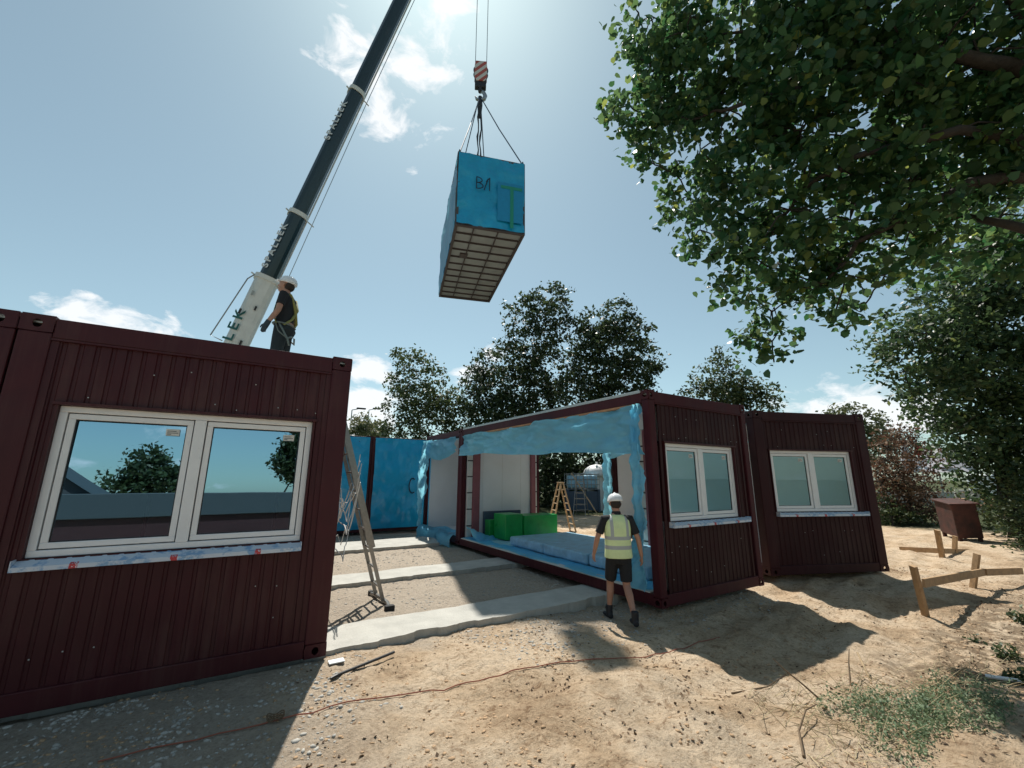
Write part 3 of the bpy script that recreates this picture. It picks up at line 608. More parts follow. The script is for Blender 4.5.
for q in (0.62, 1.24, 1.86): mb = MB(); mb.box((q, CL-0.173, 0.18), (q+0.006, CL-0.1705, HT-0.25)); mb.build('panel_joint', M['sealing'], Cc)
mb = MB(); mb.box((0.55, CL-0.175, 0.17), (CwC-0.37, CL-0.171, 0.24)); mb.build('skirting', M['sealing'], Cc)
# column pair at the edge of the partly boarded far flank
mb = MB(); mb.box((CwC-0.15, 2.05, 0.17), (CwC-0.05, 2.24, HT-0.25), .004); mb.build('column', M['primer'], Cc)
mb = MB(); mb.box((CwC-0.14, 2.245, 0.17), (CwC-0.06, 2.42, HT-0.25)); sst = mb.build('pale_strip', M['sealing'], Cc)
z = 0.4
while z < 2.6: mb = MB(); mb.box((CwC-0.146, 2.243, z), (CwC-0.058, 2.422, z+0.03)); mb.build('strap', M['blacksteel'], sst); z += 0.33
mb = MB(); mb.box((CwC-0.15, 2.425, 0.17), (CwC-0.05, 2.50, HT-0.25), .004); mb.build('column', M['blacksteel'], Cc)
# sill strips along the open flank
mb = MB(); mb.box((0.004, PW, 0.161), (0.145, CL-PW, 0.176)); mb.build('sealing_strip', M['sealing'], Cc)
mb = MB(); mb.box((CwC-0.145, 2.6, 0.161), (CwC-0.004, CL-PW, 0.178)); mb.build('sealing_strip', M['whiteplastic'], Cc)
mb = MB(); mb.box((-0.006, 0.15, HT-0.028), (0.14, CL-0.15, HT+0.004)); mb.build('roof_trim', M['roof'], Cc)
mb = MB(); mb.box((-0.004, PW, HT-TR-0.045), (0.10, CL-PW, HT-TR-0.012)); mb.build('timber_batten', M['orange'], Cc)

def film_sheet(name, P, nu, nv, amp, m_, parent, freq=(3, 2), seed=0, off=None, folds=None):
    V = []; Fc = []
    us = np.linspace(0, 1, nu); vs = np.linspace(0, 1, nv)
    for a in us:
        for b in vs:
            p = Vector(P(a, b)); n_ = amp * float(fbm(a*freq[0]*4, b*freq[1]*4, 4, seed)) 
            ridge = amp * 0.8 * (abs(float(fbm(a*freq[0]*2 + b*2.0, b*freq[1]*2 - a, 3, seed+7))) - 0.2)
            p = p + Vector(off) * (n_*1.4 + ridge*1.6); V.append(p[:])
    for i_ in range(nu-1):
        for j in range(nv-1): a = i_*nv + j; Fc.append((a, a+nv, a+nv+1, a+1))
    return obj(name, np_mesh(name, V, Fc, m_, smooth=True), parent)
# valance: film hung from the top rail, local coords of Cc
def val(a, b):
    y = 0.14 + a*(CL-0.28); zb = 2.06 + 0.20*min(1,a*1.25) + 0.02*math.sin(a*9) - 0.05*max(0, (a-.75)*4)*math.sin((a-.75)*12); z = 2.80*(1-b) + zb*b
    return (-0.018 - 0.05*b*math.sin(a*7+1)**2, y, z)
film_sheet('film_valance', val, 170, 30, 0.12, M['film_thin'], Cc, (2.4, .7), 3, (-1, 0, 0.15))
def drape(a, b):  # gathered strip by the near post
    z = 2.80 - b*2.60; wd = 0.16 + 0.14*b + 0.45*max(0, b-0.7)**1.2; y = 0.125 + a*wd + 0.02*math.sin(b*9)
    return (-0.06 - 0.04*math.sin(a*9+b*2)*0.8 - 0.03*b, y, z)
film_sheet('film_drape', drape, 18, 80, 0.05, M['film_thin'], Cc, (1.2, 6), 8, (-1, 0.25, 0))
def ffl(a, b):
    return (0.02 + b*0.40 + 0.05*math.sin(a*22), PW + 0.05 + a*(CL-2*PW-.1), 0.183 + 0.02*math.sin(b*3.1)*(0.5+0.5*math.sin(a*31)))
film_sheet('floor_film', ffl, 90, 8, 0.018, M['film_thin'], Cc, (9, 1.5), 12, (0, 0, 1))
def ffl2(a, b): return (0.06 + a*0.9, CL - 0.30 - b*0.9*(1-0.55*a), 0.185 + (0.33*(1-a)**2)*(1-b)**1.5 + 0.03*math.sin(a*7+b*5)**2)
film_sheet('floor_film', ffl2, 20, 20, 0.05, M['film_thin'], Cc, (1.5, 1.5), 22, (0, 0, 1))

# cross cabin beyond, end open towards the courtyard
EX, EY = CX, CY+CL+0.012
E_ = empty('cabin_module', 'cabin at the far end of the open one, its open end curtained with blue film', 'cabin module', (EX+2.62, EY, 0), PI/2, 'ribbed cabin modules')
# local x -> world y ; local y -> world -x ; so local far end (y=L) faces the courtyard
wE = 2.575; LE = 2.62; frame(E_, wE, LE, M['flank'], 0.11); roof(E_, wE, LE); floor(E_, wE, LE, M['white_wall'])
mb = MB(); mb.box((wE-0.16, 0.15, 0.17), (wE-0.13, LE-0.13, HT-0.24)); mb.build('inner_wall', M['white_wall'], E_)
mb = MB(); mb.box((0.13, 0.15, 0.17), (0.16, LE-0.15, HT-0.24)); mb.build('inner_wall', M['white_wall'], E_)
mb = MB(); mb.box((0.17, 0.13, 0.17), (wE-0.17, 0.16, HT-0.24)); mb.build('inner_wall', M['white_wall'], E_)
def valE(a, b): x = PW + a*(wE-2*PW); sag = 0.20*math.sin(a*PI)*b; return (x, LE + 0.02 + 0.06*b, 2.82*(1-b) + (2.40 - sag)*b)
film_sheet('film_valance', valE, 40, 16, 0.07, M['film_thin'], E_, (1.6, 1), 31, (0, 1, 0))
def curtE(a, b):  # curtain bellied out by the wind at the far post
    z = 2.85 - b*2.62; x = wE + 0.10 - a*(0.40 + 0.30*(1-b)*(1-b)) + 0.12*math.sin(b*3.0); return (x, LE + 0.04 + 0.15*b*b*a + 0.12*math.sin(b*2.4)*(1-a), z)
film_sheet('film_curtain', curtE, 16, 44, 0.09, M['film_thin'], E_, (1, 2.5), 37, (0, 1, 0))
def hangE(a, b):
    x = 0.10 + a*(wE-0.35); dr = b; return (x, LE - 0.45 + 0.62*min(1, dr*1.4) + 0.10*math.sin(a*8), 0.20 - 0.30*max(0, dr-0.62)/0.38 + 0.05*math.sin(a*6+dr*4)**2)
film_sheet('floor_film', hangE, 40, 20, 0.05, M['film_thin'], E_, (2, 1), 41, (0, 0.3, 1))

# tilted-plan cabin at far right
D = empty('cabin_module', 'maroon ribbed cabin standing askew at the far right, its window facing the camera', 'cabin module', (10.63-2.56*math.cos(-0.38), 3.46-2.56*math.sin(-0.38), 0.01), -0.38, 'ribbed cabin modules')
LD_ = 7.0; frame(D, CW, LD_, M['dframe']); roof(D, CW, LD_); floor(D, CW, LD_, M['white_wall']); wall_with_window(D, CW, 0.29, 2.13, 1.10, 2.24, M['glass_clear'], True, sill=(0.0, 0.12), sheet=M['maroon_shaded'])
side_wall(D, CW, LD_, 1); end_wall(D, CW, LD_)
def drD(a, b): return (-0.08 - 0.08*math.sin(a*6) - .1*b, LD_+.25 - a*(0.45+.2*b), 2.75 - b*2.5)
film_sheet('film_drape', drD, 10, 40, 0.05, M['film_thin'], D, (1, 4), 51, (-1, 0, 0))
def drD2(a, b): return (-0.03, PW + a*(LD_-2*PW), 2.82 - b*(0.42+0.05*math.sin(a*14)))
film_sheet('film_valance', drD2, 60, 8, 0.05, M['film_thin'], D, (3, .5), 53, (-1, 0, 0))
mb = MB(); mb.box((0.9, LD_-0.176, 0.17), (1.75, LD_-0.171, 2.3)); mb.build('film_patch', M['film'], D)

# strokes for the marker writing
def strokes(name, paths, w, plane, m_, parent, th=0.003):
    mb = MB()
    for pth in paths:
        P_ = [Vector(plane(*q)) for q in pth]; n_ = (Vector(plane(1, 0))-Vector(plane(0, 0))).cross(Vector(plane(0, 1))-Vector(plane(0, 0))).normalized()
        for a, b in zip(P_[:-1], P_[1:]):
            d = (b-a).normalized(); mb.beam(a-d*w*0.3, b+d*w*0.3, w, th, n_)
    return mb.build(name, m_, parent)
def arc(cx, cy, rx, ry, a0, a1, n=10): return [(cx+rx*math.cos(math.radians(a0+(a1-a0)*k/n)), cy+ry*math.sin(math.radians(a0+(a1-a0)*k/n))) for k in range(n+1)]

# blue wrapped cabins closing the courtyard
def wrapped(loc, label, mark=None):
    r = empty('wrapped_cabin_module', label, 'wrapped cabin', loc, 0, 'blue film wrapped cabins at the back')
    w = 2.565; frame(r, w, CL, M['maroon']); roof(r, w, CL, False)
    def sh(a, b): 
        pin = min(1, 6*min(a, 1-a, b, 1-b)); return (0.085 + a*(w-0.17), -0.05 - 0.03*pin, 0.10 + b*2.86)
    film_sheet('film_wrap', sh, 60, 60, 0.05, M['film'], r, (1.6, 1.6), int(loc[0]*7) % 50, (0, -1, 0))
    mb = MB(); mb.box((w-0.028, 0.2, 0.2), (w-0.02, CL-0.2, 2.8)); mb.box((0.02, 0.2, 0.2), (0.028, CL-0.2, 2.8)); mb.build('film_wrap', M['film'], r)
    if mark: strokes('marker_writing', mark, 0.035, lambda u, v: (u, -0.155, v), M['ink'], r, 0.006)
    return r
CHm = [arc(1.37, 1.42, 0.12, 0.24, 60, 300), [(1.60, 1.66), (1.60, 1.18)], [(1.60, 1.43), (1.82, 1.43)], [(1.82, 1.66), (1.82, 1.18)]]
wrapped((3.50, 14.2, 0.0), 'blue wrapped cabin with CH marked on it, right of the dark post', CHm)
wrapped((0.925, 14.2, 0.0), 'blue wrapped cabin without writing, behind the leaning ladder and left of the dark post')

# ------------------------------------------------------------------ suspended cabin
a_ = -0.301; SC = Vector((7.42, 14.90, 11.84)); w = 2.55; L = 6.31
Rz = Matrix.Rotation(a_, 4, 'Z'); org = SC + Rz @ Vector((-w/2, -L/2, -1.5))
SU = empty('suspended_cabin_module', 'blue wrapped cabin hanging high from the crane hook, marked B1, showing its underside', 'hanging cabin', org, a_)
for x in (0, w-.1):
    for y in (0, L-.1): mb = MB(); mb.box((x, y, 0), (x+.1, y+.1, HT), .01); mb.build('corner_post', M['joist'], SU)
mb = MB()
for z in (0, HT-.09):
    for x in (0.0, w-.1): mb.box((x+.002, .1, z+.002), (x+.098, L-.1, z+.088))
    for y in (0.0, L-.1): mb.box((.1, y+.002, z+.002), (w-.1, y+.098, z+.088))
mb.build('edge_rail', M['joist'], SU)
film_sheet('film_wrap', lambda a, b: (0.035+a*(w-.07), -0.022, 0.06+b*2.90), 60, 60, 0.055, M['film'], SU, (1.5, 1.5), 61, (0, -1, 0))
film_sheet('film_wrap', lambda a, b: (-0.012, 0.04+a*(L-.08), 0.06+b*2.90), 80, 40, 0.04, M['film_thin'], SU, (3, 1.5), 63, (-1, 0, 0))
mb = MB(); mb.box((w+.004, .04, .06), (w+.01, L-.04, 2.95)); mb.box((.04, L+.004, .06), (w-.04, L+.01, 2.95)); mb.build('film_wrap', M['film'], SU)
mb = MB(); mb.box((.05, .05, HT-.05), (w-.05, L-.05, HT-.02)); mb.build('roof_panel', M['roof'], SU)
mb = MB(); mb.box((.05, .05, .10), (w-.05, L-.05, .13)); mb.build('underside_sheet', M['under'], SU)
mb = MB()
for k in range(1, 11): y = L*k/11; mb.box((.1, y-.013, .03), (w-.1, y+.013, .099))
for k in (0.27, 0.62): mb.box((w*k-.014, .1, .02), (w*k+.014, L-.1, .098))
mb.box((.45, 2.0, .03), (.75, 2.3, .097)); mb.build('floor_joist', M['joist'], SU)
tmb = MB(); tmb.box((1.48, -0.112, 0.36), (2.44, -0.105, 1.95)); tmb.build('dark_film_patch', M['darkblue'], SU)
tb = MB(); tb.box((1.95, -0.125, 0.12), (2.08, -0.118, 1.78)); tb.box((1.60, -0.124, 1.70), (2.40, -0.117, 1.82)); tb.build('green_tape_mark', M['greentape'], SU)
B1 = [[(0.70, 1.98), (0.70, 1.52)], arc(0.70, 1.87, 0.20, 0.115, 90, -90), arc(0.70, 1.64, 0.24, 0.125, 90, -90), [(0.98, 1.50), (1.12, 1.98)], [(1.05, 1.86), (1.18, 2.02), (1.18, 1.50)]]
strokes('marker_writing', B1, 0.035, lambda u, v: (u, -0.110, v), M['ink'], SU, 0.006)

# ------------------------------------------------------------------ slings, hook, crane
hookP = Vector((7.42, 14.9, 19.25))
SL = empty('lifting_slings', 'four dark wire slings and a chain joining the crane hook to the hanging cabin', 'lifting slings', SC + Vector((0, 0, 1.5)))
base = SC + Vector((0, 0, 1.5)); apex = hookP - base
for cx, cy in ((-1, -1), (1, -1), (-1, 1), (1, 1)):
    c = Rz @ Vector((cx*(w/2-.07), cy*(L/2-.07), 0.0)); mid = (apex*0.5 + c*0.5) + Vector((0, 0, -0.05))
    if cx == 1 and cy == 1: pass
    mb = MB(); mb.tube([apex + Vector((cx*.05, cy*.05, -.05)), mid, c], 0.024, 6); mb.build('sling', M['rope'], SL)
    mb = MB(); mb.tube([c + Vector((0, 0, .14)), c + Vector((0, 0, .06)), c], [.02, .04, .035], 8); mb.build('shackle', M['blacksteel'], SL)
mb = MB()   # bundled spare chain legs hanging down the middle
for q, (dx, ln) in enumerate(((-.06, 4.9), (.07, 5.6))):
    pts = [apex + Vector((dx + 0.04*math.sin(k*1.7+q), 0.03*math.cos(k*1.3), -.1 - ln*k/14)) for k in range(15)]
    mb.tube(pts, [0.03 + 0.02*((k+q) % 3 == 0) for k in range(15)], 6)
mb.build('spare_chain', M['blacksteel'], SL)
mb = MB(); mb.tube([apex+Vector((0, 0, .05)), apex+Vector((0, 0, -.45)), apex+Vector((0, 0, -1.1))], [.10, .13, .07], 8); mb.build('master_link', M['blacksteel'], SL)
HB = empty('hook_block', 'red and white striped crane hook block hanging from two hoist ropes', 'hook block', hookP)
camdir = Vector((0.445, 0.894, 0)); hr = math.atan2(-camdir.x, camdir.y); HB.rotation_euler = (0, 0, hr)
mb = MB(); zc = 1.35
pr_ = [(-.26, .62), (.26, .62), (.30, .3), (.30, -.25), (.20, -.5), (-.20, -.5), (-.30, -.25), (-.30, .3)]
for y0_, y1_ in ((-.17, -.13), (.13, .17)):
    n0 = len(mb.v); mb.v += [(a, y0_, zc+b) for a, b in pr_] + [(a, y1_, zc+b) for a, b in pr_]
    mb.face([n0+k for k in range(8)]); mb.face([n0+8+k for k in range(8)][::-1])
    for k in range(8): j = (k+1) % 8; mb.face((n0+k, n0+8+k, n0+8+j, n0+j))
mb.build('cheek_plate', M['stripes'], HB)
mb = MB(); mb.tube([(0, -.12, zc+.12), (0, -.04, zc+.12), (0, .04, zc+.12), (0, .12, zc+.12)], [.36, .31, .31, .36], 24, ref=(0, 0, 1)); mb.build('sheave', M['blacksteel'], HB, True)
mb = MB(); mb.box((-.27, -.13, zc-.80), (.27, .13, zc-.38), .03); mb.tube([(0, 0, zc-.75), (0, 0, zc-1.0)], [.12, .10], 12); mb.build('swivel', M['blacksteel'], HB)
mb = MB(); mb.tube([(0.02, 0, .42), (.17, 0, .32), (.24, 0, .14), (.18, 0, -.04), (.02, 0, -.14), (-.16, 0, -.08), (-.23, 0, .08)], [.08, .09, .10, .10, .09, .07, .03], 10); mb.build('hook', M['steel'], HB, True)

sgn = 1; tip = Vector((7.42, 14.9, 38.5)); bb = pd(212, 396, 17.2)
CR = empty('mobile_crane', 'tall telescopic crane with dark teal boom and white lower section behind the left cabin', 'crane', (bb.x, bb.y, -0.05))
o0 = Vector((bb.x, bb.y, -0.05)); d = (tip-bb).normalized(); LB = (tip-bb).length
vcam = (CAM - (bb + d*8)); side = d.cross(vcam).normalized()      # horizontal-ish axis across the boom
vert = side.cross(d).normalized(); sgn = 1 if (RR.dot(side) > 0) else -1
def section(s0, s1, wd, ht, name, m_, collar=True):
    # rounded-belly box section
    prof = []
    for k in range(18):
        a = 2*PI*(k+.5)/18; ca, sa = math.cos(a), math.sin(a); e = 3.2
        r = (abs(ca)**e + abs(sa)**e)**(-1/e); prof.append((ca*r*wd/2, sa*r*ht/2))
    mb = MB()
    for s_ in (s0, s1):
        for p_, q_ in prof: mb.v.append(tuple(bb - o0 + d*s_ + side*p_ + vert*q_))
    n_ = len(prof)
    for k in range(n_): j = (k+1) % n_; mb.face((k, j, n_+j, n_+k))
    mb.face(range(n_)[::-1]); mb.face(range(n_, 2*n_))
    o = mb.build(name, m_, CR)
    bm = bmesh.new(); bm.from_mesh(o.data); bmesh.ops.recalc_face_normals(bm, faces=bm.faces); bm.to_mesh(o.data); bm.free()
    if collar:
        mb = MB(); pr2 = [(p_*1.12, q_*1.12) for p_, q_ in prof]
        for s_ in (s1-0.05, s1+0.14):
            for p_, q_ in pr2: mb.v.append(tuple(bb - o0 + d*s_ + side*p_ + vert*q_))
        for k in range(n_): j = (k+1) % n_; mb.face((k, j, n_+j, n_+k))
        mb.face(range(n_)[::-1]); mb.face(range(n_, 2*n_))
        mb.beam(bb-o0+d*(s1+.05)+side*wd*.5, bb-o0+d*(s1-.05)+side*wd*1.0, .04, .04)
        mb.beam(bb-o0+d*(s1+.05)-side*wd*.5, bb-o0+d*(s1+.1)-side*wd*.72, .05, .05)
        mb.build('section_collar', M['boom_white'], o)
    return o
# stations along the boom where the photo shows the collars
def station(x, y):
    r = (pd(x, y, 1)-CAM).normalized(); n_ = r.cross(d); # closest approach
    w0 = bb - CAM; a = d.dot(d); b = d.dot(r); c = 1; dd_ = d.dot(w0); e = r.dot(w0); return (b*e - c*dd_)/(a*c - b*b)
s1 = station(261, 279); s2 = station(292, 214); s3 = station(353, 93); s4 = s3 + (s3-s2)*1.25
s5 = s4 + 5
mb = None
white = section(-1.5, s1, 0.90, 1.06, 'boom_section', M['boom_white'])
secs = [section(s1+.1, s2, 0.74, 0.86, 'boom_section', M['boom_dark']), section(s2+.1, s3, 0.68, 0.80, 'boom_section', M['boom_dark']), section(s3+.1, s4, 0.66, 0.76, 'boom_section', M['boom_dark']), section(s4+.1, s5, 0.58, 0.66, 'boom_section', M['boom_dark']), section(s5+.1, LB, 0.5, 0.58, 'boom_section', M['boom_dark'], False)]
def boom_text(sa, sz, m_, wd, ht, parent, frac=-.30, ang=0.75):
    # lettering runs up the boom on the camera-facing side near its left edge
    lf = -side*sgn; xa = d; za = (vert*math.cos(ang) + lf*math.sin(ang)).normalized(); ya = za.cross(xa)
    e = 3.2; ca, sn = math.sin(ang), math.cos(ang); rr_ = (abs(ca)**e + abs(sn)**e)**(-1/e)
    mw = Matrix((xa, ya, za)).transposed().to_4x4(); mw.translation = bb - o0 + d*sa + vert*(sn*rr_*ht/2) + lf*(ca*rr_*wd/2) + za*0.02
    return mw
for sec_, sa, sz, m_, wd, ht, fr in ((secs[0], s2-1.75, 0.42, M['textwhite'], .74, .86, .36), (secs[1], s3-1.95, 0.42, M['textwhite'], .68, .80, .36), (white, s1-3.3, 0.66, M['textgreen'], .90, 1.06, .42)):
    text_mesh('lettering', 'SPALLEK', sz, m_, sec_, boom_text(sa, sz, m_, wd, ht, sec_, fr*sgn), 0.004, 1.45, 0.012)
# hoses, rod, brackets on the white section
mb = MB(); q = lambda s_, a, b: bb-o0+d*s_ - side*a*sgn*-1*-1 + vert*b
mb.tube([bb-o0+d*(s1+.05)-side*sgn*.50+vert*.1, bb-o0+d*(s1-.25)-side*sgn*.66+vert*.1, bb-o0+d*(s1-3.0)-side*sgn*.95+vert*.1, bb-o0+d*(s1-3.05)-side*sgn*.5+vert*.1], .026, 6); mb.build('guard_rail', M['steel'], white)
for s_, a, sz in ((.8, .28, .10), (1.35, -.05, .09), (1.7, .40, .11), (2.9, -.1, .10)):
    mb = MB(); c = bb-o0+d*(s1-s_)-side*sgn*a+vert*.575; mb.beam(c-d*sz, c+d*sz, sz*.8, .05, vert); mb.build('bracket', M['blacksteel'] if s_ > 1 else M['steel'], white)
mb = MB(); mb.tube([bb-o0+d*(s1-2)+side*sgn*.72+vert*-.1, bb-o0+d*(s3)+side*sgn*.55, bb-o0+d*LB*.8+side*sgn*.5], .016, 6); mb.build('hose_line', M['steel'], CR)
mb = MB(); mb.beam(bb-o0+d*(s1+.3)+side*sgn*.40-vert*.1, bb-o0+d*(s4)+side*sgn*.37-vert*.1, .07, .10, vert); mb.build('boom_edge_channel', M['boom_white'], CR)
# boom head and hoist ropes
mb = MB(); mb.box(tuple(tip-o0-Vector((.4, .4, .5))), tuple(tip-o0+Vector((.4, .4, .5))), .08); mb.build('boom_head', M['blacksteel'], CR)
ex = Vector((math.cos(hr), math.sin(hr), 0))
for s_ in (-1, 1):
    top_ = tip-o0+ex*s_*.28; bot = hookP-o0+Vector((0, 0, 1.6))+ex*s_*.27; mb = MB(); mb.tube([top_, bot], .016, 6); mb.build('hoist_rope', M['rope'], CR)
# superstructure and carrier, standing behind the cabin
mb = MB(); mb.box((-1.3, -2.2, 1.45), (1.3, 3.6, 2.25), .08); mb.box((-1.25, 2.6, 2.1), (1.25, 4.2, 3.2), .1); mb.build('superstructure', M['boom_white'], CR)
mb = MB(); mb.box((-2.1, -2.3, 1.2), (-1.35, -.4, 2.7), .12); cab = mb.build('crane_cab', M['boom_dark'], CR)
mb = MB(); mb.box((-6.5, -1.3, .75), (6.0, 1.3, 1.44), .08); mb.build('chassis', M['boom_dark'], CR)
for x in (-5.2, -3.8, 1.0, 2.6, 4.2):
    for y in (-1.2, 1.2):
        mb = MB(); mb.tube([(x, y-.22, .62), (x, y-.18, .62), (x, y+.18, .62), (x, y+.22, .62)], [.5, .62, .62, .5], 24); mb.build('wheel', M['rubber'], CR)
mb = MB(); mb.tube([(.0, 0.3, 2.0), bb-o0+d*5.5], [.2, .14], 12); mb.build('lift_cylinder', M['steel'], CR)

# ------------------------------------------------------------------ vegetation
def leaves(C, size, rnd, up=0.35, shape='rhomb', droop=0.0):
    n = len(C); N = RNG.normal(size=(n, 3)); N[:, 2] = np.abs(N[:, 2]) * (1+up); N /= np.linalg.norm(N, axis=1)[:, None]
    T = RNG.normal(size=(n, 3)); T[:, 2] -= droop; T -= (T*N).sum(1)[:, None]*N; T /= np.linalg.norm(T, axis=1)[:, None]; B = np.cross(N, T)
    s = size * (0.5 + 0.95*RNG.random(n))[:, None]
    if shape == 'rhomb':
        P = np.stack([C - T*s*.5, C + B*s*.30, C + T*s*.5, C - B*s*.30], 1); k = 4
    else:
        fold = N*s*.10
        P = np.stack([C - T*s*.42, C - T*s*.30 + B*s*.36 + fold, C + T*s*.12 + B*s*.40 + fold, C + T*s*.58, C + T*s*.12 - B*s*.40 + fold, C - T*s*.30 - B*s*.36 + fold], 1); k = 6
    V = P.reshape(-1, 3); Fc = np.arange(n*k).reshape(n, k); return V, Fc
def crown_points(blobs, n_total, sub_r, per=26, shell=2.0, flat=0.6):
    # blobs: (centre, (rx,ry,rz)); points gathered into little sprays through each blob's volume
    vols = np.array([b[1][0]*b[1][1]*b[1][2] for b in blobs])**(0.75); vols /= vols.sum(); out = []; cen = []
    for (c, r), v in zip(blobs, vols):
        ns = max(3, int(n_total*v/per)); dirs = RNG.normal(size=(ns, 3)); dirs /= np.linalg.norm(dirs, axis=1)[:, None]
        rad = RNG.random(ns)**(1/(shell+1.0)); sc = np.array(c) + dirs*rad[:, None]*np.array(r)
        for q, dr in zip(sc, dirs):
            k = max(4, int(per*(0.5+RNG.random()))); g_ = RNG.normal(size=(k, 3))*sub_r*np.array([1, 1, flat]); t = RNG.random(k)[:, None]
            out.append(q + g_*0.55 + dr*t*sub_r*1.2); cen.append(q)
    return np.concatenate(out), np.array(cen)
def limbs(mb, base_pts, targets, r0, rt=0.02, n=6, wob=0.12):
    for t in targets:
        j = min(range(len(base_pts)), key=lambda k: (Vector(base_pts[k][0])-Vector(t)).length + (0.6 if k == 0 else 0)); p0, rr = base_pts[j]; p0 = Vector(p0); t = Vector(t); L_ = (t-p0).length
        pts = []; rs = []
        for k in range(6):
            f = k/5; p = p0.lerp(t, f) + Vector((random.uniform(-1, 1), random.uniform(-1, 1), random.uniform(-.3, 1)))*wob*L_*0.25*math.sin(f*PI) + Vector((0, 0, 0.08*L_*math.sin(f*PI)))
            pts.append(p); rs.append(max(rt, min(rr, r0)*(1-f*0.85)))
        mb.tube(pts, rs, n)
def tree(name, label, cat, group, base, trunk_h, trunk_r, blobs, n, leaf, m_, sub_r=0.35, per=26, shape='rhomb', lean=(0, 0), twigs=60, droop=0.0, flat=0.6, shell=2.0, bark='bark', limb_r=None, extra=()):
    o = empty(name, label, cat, base, 0, group); b0 = Vector(base)
    top = b0 + Vector((lean[0], lean[1], trunk_h)); mb = MB(); pts = [b0 + Vector((0, 0, -0.3))]; rs = [trunk_r*1.35]
    for k in range(1, 7): f = k/6; pts.append(b0.lerp(top, f) + Vector((random.uniform(-1, 1), random.uniform(-1, 1), 0))*trunk_r*0.4); rs.append(trunk_r*(1-0.45*f))
    mb.tube(pts, rs, 10); nodes = [(p, r) for p, r in zip(pts[3:], rs[3:])]
    C, cen = crown_points(blobs, n, sub_r, per, shell, flat)
    bl = [(b[0]) for b in blobs]; 
    for t in sorted(bl, key=lambda q: (Vector(q)-top).length):
        p0, rr = min(nodes, key=lambda k: (k[0]-Vector(t)).length + 0.4*abs(k[0].z - t[2])*(k[0].z > t[2])); L_ = (Vector(t)-p0).length; ps = []; r2 = []
        lr = limb_r or trunk_r*.5
        for k in range(6):
            f = k/5; p = p0.lerp(Vector(t), f) + Vector((random.uniform(-1, 1), random.uniform(-1, 1), random.uniform(-1, 1)))*0.07*L_*math.sin(f*PI); ps.append(p); r2.append(max(0.012, min(rr*.75, lr)*(1-.7*f)))
        mb.tube(ps, r2, 7); nodes += [(ps[3], r2[3]), (ps[5], r2[5])]
    for pts_, ra, rb in extra:
        P_ = [top] + [pd(*q) for q in pts_]; Q_ = []
        for k in range(len(P_)-1):
            for t in range(4): Q_.append(P_[k].lerp(P_[k+1], t/4) + Vector((random.uniform(-1, 1), random.uniform(-1, 1), random.uniform(-1, 1)))*.05)
        Q_.append(P_[-1]); mb.tube(Q_, [ra+(rb-ra)*k/(len(Q_)-1) for k in range(len(Q_))], 8); nodes += [(q, max(rb, .02)) for q in Q_[4::2]]
    sel = RNG.permutation(len(cen))[:twigs]
    for q in cen[sel]:
        p0, rr = min(nodes, key=lambda k: (k[0]-Vector(q)).length); mid = p0.lerp(Vector(q), .5) + Vector((random.uniform(-.1, .1), random.uniform(-.1, .1), .1)); mb.tube([p0, mid, Vector(q)], [min(rr*.5, .03), .014, .005], 5)
    mb.v = [tuple(Vector(v)-b0) for v in mb.v]; mb.build('trunk', M[bark], o, True)
    V, Fc = leaves(C - np.array(base), leaf, None, shape=shape, droop=droop); me = np_mesh('crown', V, Fc, M[m_], RNG.random(len(Fc))); obj('crown', me, o)
    return o
def blobpx(lst, depth, sq=1.0, dj=0.0, ex_=1.2):
    out = []
    for t in lst:
        x, y, r = t[:3]; dp = t[3] if len(t) > 3 else depth; rr = t[4] if len(t) > 4 else None
        dp = dp + random.uniform(-dj, dj); c = pd(x, y, dp); R_ = r*dp/FPX; out.append((tuple(c), (R_*ex_, R_*ex_, R_*sq)))
    return out
def gbase(x, depth):   # point of the ground under a bearing
    p = pd(x, 480, depth); return (p.x, p.y, gh(p.x, p.y))

# trees behind the cabins
G1 = 'trees behind the cabins'
b = gbase(425, 27); tree('tree', 'loose feathery tree left of the tall centre trees, above the CH cabin', 'tree', G1, b, 3.5, .16, blobpx([(412, 362, 16), (405, 380, 14), (398, 405, 14), (425, 395, 24), (445, 408, 22), (430, 420, 26), (410, 425, 18), (455, 425, 16), (392, 432, 12), (400, 352, 7), (432, 372, 9)], 27, 1.0, .8, 1.0), 9000, .20, 'mid_leaf', .32, 18, twigs=120)
b = gbase(533, 25); tree('tree', 'tallest centre tree with an open airy top, right beneath the hanging cabin', 'tree', G1, b, 5.5, .26, blobpx([(540, 300, 14), (562, 298, 12), (520, 312, 14), (545, 318, 16), (568, 318, 10), (515, 335, 12), (535, 345, 20), (505, 350, 10), (520, 365, 20), (545, 375, 22), (530, 395, 24), (550, 410, 24), (515, 405, 20), (500, 372, 7), (555, 345, 14), (575, 330, 7)], 25, 1.0, .8, 1.0), 12500, .21, 'dark_leaf', .30, 18, twigs=160)
b = gbase(612, 24); tree('tree', 'dense rounded tree right of the tallest one, behind the open cabin roof', 'tree', G1, b, 5.0, .24, blobpx([(615, 318, 16), (595, 330, 18), (635, 335, 16), (580, 350, 16), (610, 350, 26), (640, 360, 18), (590, 375, 26), (625, 380, 26), (650, 372, 10), (575, 395, 20), (605, 400, 24), (640, 395, 12), (625, 325, 10), (655, 355, 5)], 24, 1.0, .8, 1.0), 13500, .21, 'dark_leaf', .32, 18, twigs=120)
